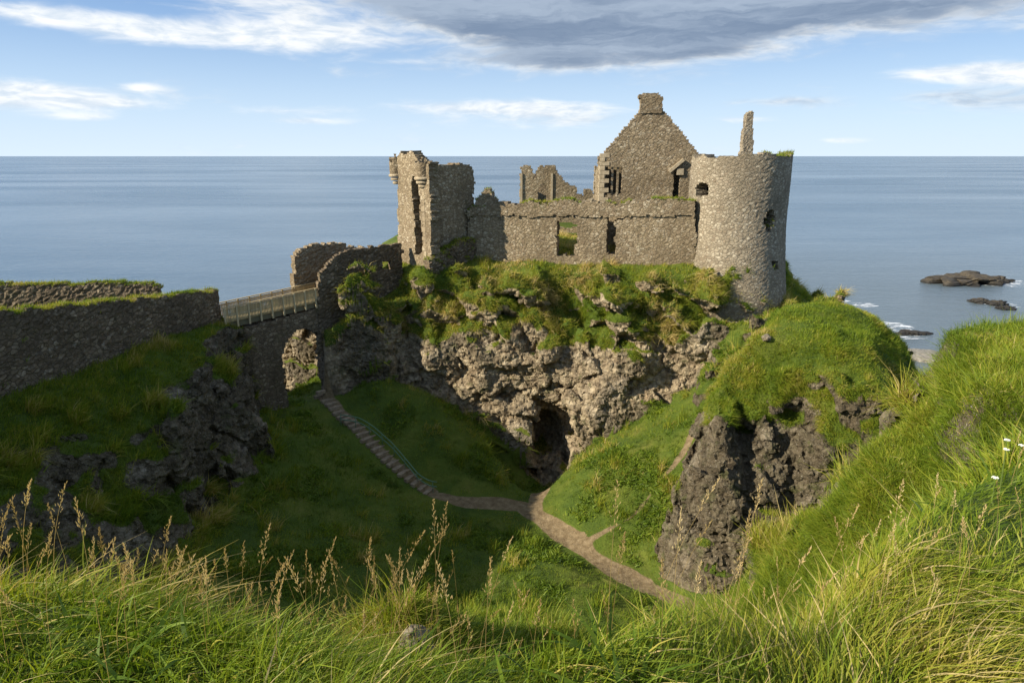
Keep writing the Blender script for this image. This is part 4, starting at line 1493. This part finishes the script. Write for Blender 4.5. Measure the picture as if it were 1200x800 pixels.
def pick(V, Q, w, n, tufts, spread):
    """random points on faces, in tufts"""
    w = np.maximum(w, 0); w = w / w.sum()
    f = rng.choice(len(Q), n, p=w)
    a = rng.random(n)[:, None]; b = rng.random(n)[:, None]
    v = V[Q[f]]
    p = (v[:, 0] * (1 - a) + v[:, 1] * a) * (1 - b) + (v[:, 3] * (1 - a) + v[:, 2] * a) * b
    p = np.repeat(p, tufts, 0); f = np.repeat(f, tufts)
    p = p + rng.normal(0, spread, p.shape) * np.array([1, 1, 0.3])
    return p, f


def inview(P, m=40):
    x, y = project(P)
    return (x > -m) & (x < 1200 + m) & (y < 800 + m) & (P[:, 1] > 0.5)


gface = grass[TQ].mean(1); dface = dirt[TQ].mean(1)
FC = TV[TQ].mean(1)
view = FC - np.array([0, 0, CAM_Z]); vd = np.linalg.norm(view, axis=1); view /= vd[:, None]
facing = -(view * FN).sum(1)
OKF = inview(FC) & (facing > -0.25)
LENS = [(0, 34000, 5, 0.30, 0.026, "valley_grass"), (1, 40000, 6, 0.36, 0.030, "crag_grass"), (2, 22000, 6, 0.36, 0.032, "ridge_grass"), (3, 30000, 6, 0.20, 0.026, "mound_grass"), (4, 26000, 5, 0.34, 0.024, "hillside_grass")]
wind = np.array([0.9, 0.25, 0.0])
for k, n, tf, ln, wd, nm in LENS:
    w = FA * (gface > 0.35) * np.clip(gface, 0, 1) * (1 - sstep(0.15, 0.5, dface)) * OKF * (fl == k) / vd
    w = w * (0.35 + 0.65 * np.clip(facing + .3, 0, 1))
    if w.sum() <= 0:
        continue
    p, f = pick(TV, TQ, w, n, tf, 0.10)
    N = len(p)
    nrm = FN[f]
    patch = fbm(p[:, 0], p[:, 1], p[:, 2], 3.2, 4, 200 + k)
    patch2 = fbm(p[:, 0], p[:, 1], p[:, 2], 0.9, 2, 210 + k)
    steepf = 1 - nrm[:, 2:3]
    up = unit(nrm * 0.55 + np.array([0, 0, 0.75]) + rng.normal(0, 0.22, (N, 3)))
    down = unit(np.stack([nrm[:, 0], nrm[:, 1], -np.sqrt(np.maximum(1 - nrm[:, 2] ** 2, 0)) * 0.6], 1) + 1e-4)
    lean = unit(down * steepf * 1.6 + wind * 0.35 + rng.normal(0, 0.45, (N, 3)))
    near_p = sstep(0.6, 2.4, path_dist(p[:, 0], p[:, 1]))
    tus = sstep(0.12, 0.4, fbm(p[:, 0], p[:, 1], p[:, 2], 1.3, 3, 220 + k)) * sstep(1.2, 3.0, path_dist(p[:, 0], p[:, 1]))
    tus = tus * (0.35 if k == 3 else 0.6 if k == 1 else 1.0)
    L = (0.72 + 1.5 * tus) * ln * (0.45 + 1.0 * rng.random(N)) * (1 + 0.9 * patch2) * (0.45 + 0.55 * near_p)
    W = wd * (0.7 + 0.6 * rng.random(N))
    bend = np.clip(0.45 + 0.9 * steepf[:, 0] + 0.3 * rng.normal(size=N), 0.05, 1.5)
    base_t = {0: 0.47, 1: 0.77, 2: 0.48, 3: 0.56, 4: 0.52}[k]
    W = W * (1 + 0.5 * tus)
    tint = np.clip(base_t - 0.05 + 0.24 * tus + 0.55 * patch + 0.22 * patch2 + 0.13 * rng.normal(size=N), 0, 1)
    v_, q_, t_ = blades(p - up * 0.05, up, lean, L, W, bend, tint, 2)
    tag(mesh_np(nm, v_, q_, GRASS, True, {'tint': t_}), kind='stuff')

# grass on the steep flanks of the near hillside
fn_, fa_ = face_normals(FV, FQ)
fc_ = FV[FQ].mean(1)
vw = fc_ - np.array([0, 0, CAM_Z]); vl = np.linalg.norm(vw, axis=1)
fac = -(vw * fn_).sum(1) / vl
w = fa_ * inview(fc_) * (fac > -0.2) * (0.25 + np.clip(fac, 0, 1)) / vl * (vl > 7) * sstep(0.32, 0.5, fn_[:, 2] + 0.15)
p, f = pick(FV, FQ, w, 34000, 5, 0.07)
N = len(p)
nrm = fn_[f]
patch = fbm(p[:, 0], p[:, 1], p[:, 2], 2.2, 4, 250)
tus = sstep(0.05, 0.4, fbm(p[:, 0], p[:, 1], p[:, 2], 1.0, 3, 251))
up = unit(nrm * 0.5 + np.array([0, 0, 0.8]) + rng.normal(0, .28, (N, 3)))
lean = unit(nrm * np.array([1, 1, -.4]) + wind * .4 + rng.normal(0, .5, (N, 3)))
v_, q_, t_ = blades(p - up * .04, up, lean, (0.24 + 0.3 * tus) * (0.5 + rng.random(N)), 0.012 + .010 * rng.random(N), np.clip(.7 + .4 * rng.normal(size=N), .1, 1.8), np.clip(.52 + .34 * patch + .02 * tus + .13 * rng.normal(size=N), 0, 1), 3)
tag(mesh_np("bank_grass", v_, q_, GRASS, True, {'tint': t_}), kind='stuff')

# nettles and other broad-leaved growth in the hollow
w = FA * (gface > 0.6) * (1 - sstep(0.1, 0.3, dface)) * OKF * (fl == 0) / vd * (fbm(FC[:, 0], FC[:, 1], FC[:, 2] * 0, 2.4, 3, 600) > 0.12) * (path_dist(FC[:, 0], FC[:, 1]) > 1.3)
p, f = pick(TV, TQ, w, 9000, 5, 0.16)
N = len(p)
a_ = rng.random(N) * 6.28
ln_ = unit(np.stack([np.cos(a_), np.sin(a_), .2 + 0 * a_], 1))
v_, q_, t_ = blades(p, unit(np.array([0, 0, 1.0]) + .7 * ln_), ln_, 0.16 + .18 * rng.random(N), 0.05 + .05 * rng.random(N), .6 + .5 * rng.random(N), np.clip(.36 + .30 * fbm(p[:, 0], p[:, 1], p[:, 2] * 0, 1.5, 2, 610) + .10 * rng.normal(size=N), 0, .6), 2)
tag(mesh_np("ground_weeds", v_, q_, GRASS, True, {'tint': t_}), kind='stuff')

# turf on the wall tops
for o, V, Q in WALLS:
    fn, fa = face_normals(V, Q)
    fcn = V[Q].mean(1)
    amt = {"parapet": 1.0, "approach_wall": 1.6, "boundary_wall": 1.6, "drum": 1.4, "broken_stub": .5, "ruined_plinth": 2.0}.get(o.name.split('.')[0], 0.0)
    if amt == 0:
        continue
    top = (fn[:, 2] > 0.55) & inview(fcn)
    if o.name.startswith('parapet') or o.name == 'drum':
        top &= (fbm(fcn[:, 0], fcn[:, 1], fcn[:, 2] * 0, 1.6, 3, 300) > (-0.15 if o.name == 'parapet' else -0.25)) & ((fcn[:, 0] > 20.2) if o.name == 'drum' else True)
    w = fa * top
    if w.sum() <= 0:
        continue
    p, f = pick(V, Q, w, int(w.sum() * 55 * amt), 5, 0.07)
    N = len(p)
    up = unit(np.array([0, 0, 1.0]) + rng.normal(0, .35, (N, 3))); lean = unit(wind * .3 + rng.normal(0, .6, (N, 3)))
    patch = fbm(p[:, 0], p[:, 1], p[:, 2], 1.5, 3, 310)
    v_, q_, t_ = blades(p - up * .05, up, lean, 0.22 * (.5 + rng.random(N)), 0.035 * np.ones(N), np.clip(.6 + .3 * rng.normal(size=N), 0, 1.3), np.clip(.58 + .4 * patch + .12 * rng.normal(size=N), 0, 1), 2)
    own = o.parent if o.parent is not None else o
    off = np.array(own.location) if own.type == 'EMPTY' else np.zeros(3)
    t = tag(mesh_np("turf", v_ - off, q_, GRASS, True, {'tint': t_}), kind='stuff')
    t.parent = own

# --- the near slope: long grass
def fore_points(n, r0, r1, power, a0=-0.80, a1=0.80):
    u = rng.random(n)
    e = 2 - power
    r = (r0 ** e + u * (r1 ** e - r0 ** e)) ** (1 / e)
    a = a0 + (a1 - a0) * rng.random(n)
    x = r * np.sin(a); y = r * np.cos(a)
    s = -sdpoly(x, y, BRINK)
    keep = (s < np.where(x > 3, 18, 9)) & (rng.random(n) < np.where(s < 1.2, 1, 0.6))
    x = x[keep]; y = y[keep]
    z = Hof(Hcomp(x, y))
    return np.stack([x, y, z], 1)


kr = 9.0 * np.sqrt(rng.random(90000)); ka = rng.random(90000) * 6.2832
kx = 14.0 + kr * np.cos(ka); ky = 15.2 + kr * np.sin(ka)
KN = np.stack([kx, ky, Hof(Hcomp(kx, ky))], 1)
P = np.concatenate([KN, fore_points(60000, 1.15, 4.0, 1.4), fore_points(62000, 3.6, 10.0, 1.3), fore_points(60000, 9.0, 24.0, 1.2), fore_points(70000, 7.0, 19.0, 1.0, 0.40, 0.80)])
N = len(P)
rr = np.linalg.norm(P[:, :2], axis=1)
P = P + rng.normal(0, 0.02, P.shape) * np.array([1, 1, 0.2])
patch = fbm(P[:, 0], P[:, 1], P[:, 2] * 0, 1.7, 4, 400)
clump = fbm(P[:, 0], P[:, 1], P[:, 2] * 0, 0.45, 2, 410)
az_ = fbm(P[:, 0], P[:, 1], P[:, 2] * 0, 0.9, 3, 420) * 4.2 + 0.5
lean = unit(np.stack([np.cos(az_), np.sin(az_), 0 * az_], 1) + rng.normal(0, .45, (N, 3)) * np.array([1, 1, .2]))
up = unit(np.array([0, 0, 1.0]) + rng.normal(0, .40, (N, 3)))
dead = rng.random(N) < 0.07
L = (0.12 + 0.20 * rng.random(N) ** 1.6) * (1 + 0.5 * clump) * (1 - 0.15 * sstep(0.5, 2, P[:, 0])) * np.where(rr < 2.0, 0.8, 1.0)
W = (0.0036 + 0.0062 * rng.random(N) ** 2) * (1 + 0.09 * rr)
bend = np.clip(0.7 + 0.42 * rng.normal(size=N) + 0.6 * dead, 0.05, 1.9)
L = L * (1 + .25 * dead)
tint = np.clip(0.53 + 0.40 * patch + 0.14 * clump + 0.11 * rng.normal(size=N) + dead * 0.42, 0, 1)
v_, q_, t_ = blades(P - up * .03, up, lean, L, W, bend, tint, 5)
tag(mesh_np("long_grass", v_, q_, GRASS, True, {'tint': t_}), kind='stuff')


PB = fore_points(2600, 1.2, 5.0, 1.2)
N = len(PB)
cl = fbm(PB[:, 0], PB[:, 1], PB[:, 2] * 0, 0.8, 2, 500)
PB = PB[cl > 0.05]; N = len(PB)
a_ = rng.random(N) * 6.28
ln_ = unit(np.stack([np.cos(a_), np.sin(a_), 0 * a_], 1))
v_, q_, t_ = blades(PB, unit(np.array([0, 0, 1.0]) + .5 * ln_), ln_, 0.10 + .12 * rng.random(N), 0.016 + .014 * rng.random(N), 0.7 + .5 * rng.random(N), np.clip(.30 + .15 * rng.normal(size=N), 0, 1), 4)
tag(mesh_np("broad_leaf_weeds", v_, q_, GRASS, True, {'tint': t_}), kind='stuff')


# --- seeding stalks: fine stems with a loose, drooping head of spikelets
def stalks(P, H, head_len, dense, leanv):
    V = []; Q = []; T = []; n0 = 0
    for i in range(len(P)):
        p = P[i]; h = H[i]
        ln_ = leanv[i]
        ts = np.linspace(0, 1, 9)
        cur = p + np.stack([ln_[0] * h * ts ** 2.0, ln_[1] * h * ts ** 2.0, h * (ts - 0.18 * np.hypot(ln_[0], ln_[1]) * ts ** 2)], 1)
        tint = np.clip(0.45 + 0.2 * rng.normal(), 0, 1)
        dist = max(np.linalg.norm(p[:2]), 1.0)
        w = 0.0008 + 0.00018 * dist
        for sd in (np.array([1, 0, 0]), np.array([0, 1, 0])):
            a = cur - sd * (w * (1 - .6 * ts))[:, None]; b = cur + sd * (w * (1 - .6 * ts))[:, None]
            vv = np.stack([a, b], 1).reshape(-1, 3)
            V.append(vv)
            for s in range(8):
                Q.append((n0 + 2 * s, n0 + 2 * s + 1, n0 + 2 * s + 3, n0 + 2 * s + 2))
            n0 += len(vv); T += [tint * .7] * len(vv)
        hl = head_len[i]
        ns = int(dense[i] * 1.5)
        for s in range(ns):
            f = s / ns
            tt = 1 - hl / h * (1 - f)
            c = p + np.array([ln_[0] * h * tt ** 2, ln_[1] * h * tt ** 2, h * (tt - 0.18 * np.hypot(ln_[0], ln_[1]) * tt ** 2)])
            a = rng.random() * 6.283
            rad = hl * 0.12 * (1.1 - f) * (0.3 + rng.random())
            d = np.array([math.cos(a), math.sin(a), 0]) * rad + np.array([0, 0, rad * 1.1])
            c = c + d * 0.8
            dirv = unit(np.array([math.cos(a) * .45, math.sin(a) * .45, 0.9]) + np.array([ln_[0], ln_[1], 0]) * .8 + rng.normal(0, .15, 3))
            sl_ = 0.013 * (0.8 + .5 * rng.random()) * (1 + .02 * dist); sw = 0.0016 * (1 + 0.06 * dist)
            sx = unit(np.cross(dirv, rng.normal(size=3)))
            sy = np.cross(dirv, sx)
            for sd in (sx, sy):
                vv = np.array([c - dirv * sl_ * .5, c + sd * sw, c + dirv * sl_ * .6, c - sd * sw])
                V.append(vv); Q.append((n0, n0 + 1, n0 + 2, n0 + 3)); n0 += 4
                T += list(np.clip([tint, tint + .1, tint + .3, tint + .1], 0, 1))
    return np.concatenate(V), np.array(Q), np.array(T)


SP = []; SH = []; SL = []; SD = []; SLN = []


def add_stalk(px_tip, py_tip, Y, h, hl, dn, lean):
    """a stalk whose tip stands where the photograph shows one, rooted on the slope below it"""
    tip = np.array(PY(px_tip, py_tip, Y))
    bx = tip[0] - lean[0] * h; by = tip[1] - lean[1] * h
    bz = float(Hof(Hcomp(np.array([bx]), np.array([by])))[0])
    hh = max(0.35, (tip[2] - bz) / (1 - .18 * math.hypot(*lean)))
    if hh > 1.6:
        return
    SP.append(np.array([bx, by, bz])); SH.append(hh); SL.append(min(hl, hh * .35)); SD.append(dn); SLN.append(np.array(lean))


TIPS = [(12, 590), (28, 600), (35, 578), (48, 585), (50, 560), (92, 562), (88, 580), (60, 610), (75, 625), (100, 640), (118, 618), (125, 650), (140, 660), (160, 655), (215, 606), (205, 640), (190, 660), (232, 640), (250, 648), (150, 625),
        (240, 672), (262, 690), (290, 632), (325, 612), (315, 655), (345, 690), (372, 655), (385, 645), (398, 650), (412, 625), (424, 655), (433, 628), (365, 640), (455, 650), (470, 660), (483, 620), (508, 585), (517, 590), (512, 612), (496, 650),
        (588, 630), (582, 655), (600, 680), (622, 690), (648, 700), (705, 690), (725, 560), (738, 620), (800, 590), (818, 560), (845, 610), (880, 600), (892, 560), (900, 625), (960, 600), (1010, 590), (1060, 560), (770, 660), (830, 650), (690, 720)]
for i, (a, b) in enumerate(TIPS):
    Y = random.uniform(1.9, 3.2)
    lx = random.uniform(0.02, 0.30) if i % 3 else random.uniform(-.18, .05)
    add_stalk(a, b, Y, 0.85, random.uniform(.12, .22), random.randint(18, 34), (lx, random.uniform(-.1, .12)))
for i in range(230):
    a = random.uniform(-20, 560) if i % 3 else random.uniform(560, 1190)
    lim = 640 + random.uniform(0, 90) if a < 560 else 740 - 0.28 * max(0, a - 700) + random.uniform(-40, 60)
    add_stalk(a, lim, random.uniform(2.0, 5.5), 0.7, random.uniform(.07, .15), random.randint(9, 20), (random.uniform(-.2, .35), random.uniform(-.15, .15)))
v_, q_, t_ = stalks(np.array(SP), np.array(SH), SL, SD, SLN)
tag(mesh_np("seeding_grass", v_, q_, STRAW, False, {'tint': t_}), kind='stuff')


# ------------------------------------------------------------------ loose rocks: in the sea and on the slope
def rock_mesh(name, c, rad, seed, mat, rough=0.35, sub=4, parent=None, cut=-9):
    import bmesh
    bm = bmesh.new()
    bmesh.ops.create_icosphere(bm, subdivisions=sub, radius=1.0)
    v = np.array([q.co[:] for q in bm.verts]); f = np.array([[w.index for w in p.verts] for p in bm.faces])
    bm.free()
    s = np.array(rad)
    p = v * s
    sc_ = float(s.mean())
    c1, c2, cid = cell(p[:, 0] + seed * 7, p[:, 1], p[:, 2] * 1.3, sc_ * 0.7, seed)
    d = rough * (0.6 * fbm(p[:, 0] + seed * 3, p[:, 1], p[:, 2], sc_ * 0.9, 4, seed) + 0.7 * (cid - .5) - .25 * (1 - sstep(0, .2, c2 - c1)))
    p = p * (1 + d[:, None])
    p[:, 2] = np.maximum(p[:, 2], cut)
    o = mesh_np(name, p, f, mat, False, {'grass': 0 * d, 'dirt': 0 * d, 'tan': 0 * d + .25})
    o.location = c
    return o


def sea_rock_mat():
    m, g, out = new_mat("wet_rock")
    geo = g.new('ShaderNodeNewGeometry')
    pos = geo.outputs['Position']
    n = g.noise(pos, 0.9, 6, 0.7)
    z = g.sep(pos)[2]
    col = g.ramp(n, [(0.3, (0.025, 0.02, 0.014)), (0.5, (0.06, 0.048, 0.03)), (0.7, (0.12, 0.095, 0.058))])
    col = g.mix(g.smooth(z, 1.6, 0.2), col, (0.022, 0.02, 0.016))
    principled(g, out, col, 0.75, g.bump(n, 0.8, 0.25), 0.4)
    return m


WET = sea_rock_mat()


def sea_rock(px, py, rad, seed, label, group="rocks in the sea"):
    q = PZ(px, py, 0)
    o = rock_mesh("sea_rock", (q[0], q[1], 0.1), rad, seed, WET, .75, 5)
    tag(o, label, "rock", group)


sea_rock(1132, 331, (11.0, 7, 2.3), 5, "largest dark islet of rock out at sea")
sea_rock(1170, 329, (5.6, 3.6, 1.1), 8, "low flat rock touching the end of the largest islet")
sea_rock(1146, 354, (2.4, 2.0, 0.9), 11, "small dark rock alone in the sea below the islet")
sea_rock(1169, 357, (3.0, 2.0, 1.0), 14, "small rock in the sea, farther out of the two below the islet")
sea_rock(1178, 362, (2.4, 1.6, 0.6), 17, "tiny low rock breaking the water beside a bigger small rock")
sea_rock(972, 352, (3.4, 2.0, 0.8), 20, "wave-washed dark rock in the sea close to the castle crag")
sea_rock(1068, 391, (3.4, 1.8, 0.5), 23, "dark submerged reef awash beyond the grassy mound")
m_, g_, o_ = new_mat("pale_shingle")
geo = g_.new('ShaderNodeNewGeometry')
nn_ = g_.noise(geo.outputs['Position'], 2.2, 5, 0.7)
principled(g_, o_, g_.ramp(nn_, [(0.3, (0.13, 0.115, 0.09)), (0.7, (0.36, 0.33, 0.27))]), 0.9, g_.bump(nn_, 0.6, 0.2), 0.2)
q = PZ(1082, 418, 0)
tag(rock_mesh("shingle_bank", (q[0], q[1], 0.0), (5.2, 4.6, 1.1), 26, m_, .25), "pale shingle bank washed by surf behind the grassy mound", "shingle bank")

# outcrops on the near slope
def slope_rock(px, py, Y, rad, seed, label, sink=0.2):
    q = PY(px, py, Y)
    z = float(Hof(Hcomp(np.array([q[0]]), np.array([q[1]])))[0])
    o = rock_mesh("rock_outcrop", (q[0], q[1], z + rad[2] * (0.8 - sink)), rad, seed, LAND, .42, 4)
    tag(o, label, "rock", "outcrops on the near slope")


slope_rock(484, 688, 8.2, (.26, .30, .34), 31, "grey rock standing out of a grassy hump below the seeding grass")
slope_rock(655, 722, 9.0, (.34, .35, .32), 34, "dark rock half hidden by tall grass near the dirt path")
# bare boulders on the mound
for i, (px, py, r_) in enumerate(((890, 412, .45), (893, 448, .28), (1096, 492, .9))):
    q = PY(px, py, (42.0, 39.5, 26.0)[i])
    z = float(ground_z(np.array([q[0]]), np.array([q[1]]))[0])
    tag(rock_mesh("boulder", (q[0], q[1], z + r_ * .3), (r_, r_, r_ * .8), 40 + i, LAND, .4, 3),
        ("brown boulder high on the grassy mound", "small dark stone lower on the flank of the mound", "reddish dark rock in the cleft between mound and near grass bank")[i], "rock", "boulders on the mound")


# --- umbels of white flowers in the grass
m_, g_, o_ = new_mat("white_petals")
principled(g_, o_, (0.75, 0.74, 0.66), 0.7, None, 0.2)
PETAL = m_
m_, g_, o_ = new_mat("green_stem")
principled(g_, o_, (0.10, 0.14, 0.03), 0.7, None, 0.2)
STEM = m_
for i, (px, py, Y) in enumerate(((1180, 516, 4.4), (1196, 522, 4.6), (1179, 527, 4.3), (1166, 560, 4.0), (1004, 392, 40.0))):
    if Y > 20:
        continue
    q = Vector(PY(px, py, Y))
    z = float(Hof(Hcomp(np.array([q.x]), np.array([q.y])))[0])
    if q.z < z + .1:
        q.z = z + .35
    fl_ = empty("wildflower", (q.x, q.y, z))
    tag(fl_, "white umbel wildflower on a thin stem in the long grass", "flower", "white wildflowers in the grass")
    mb = MB(); mb.tube([(q.x + .02, q.y, z), (q.x + .01, q.y, (z + q.z) / 2), (q.x, q.y, q.z)], .0022, 5); mb.build("stem", STEM, fl_)
    mb = MB()
    for k in range(46):
        a = random.random() * 6.283; r_ = .019 * math.sqrt(random.random())
        c = Vector((q.x + r_ * math.cos(a), q.y + r_ * math.sin(a), q.z + .006 - 4 * r_ * r_ + random.uniform(-.002, .002)))
        mb.box(c, (.0024, .001 * random.uniform(-1, 1), .0008), (.0006, .0024, 0), (0, .0004, .0014))
    mb.build("flower_head", PETAL, fl_)
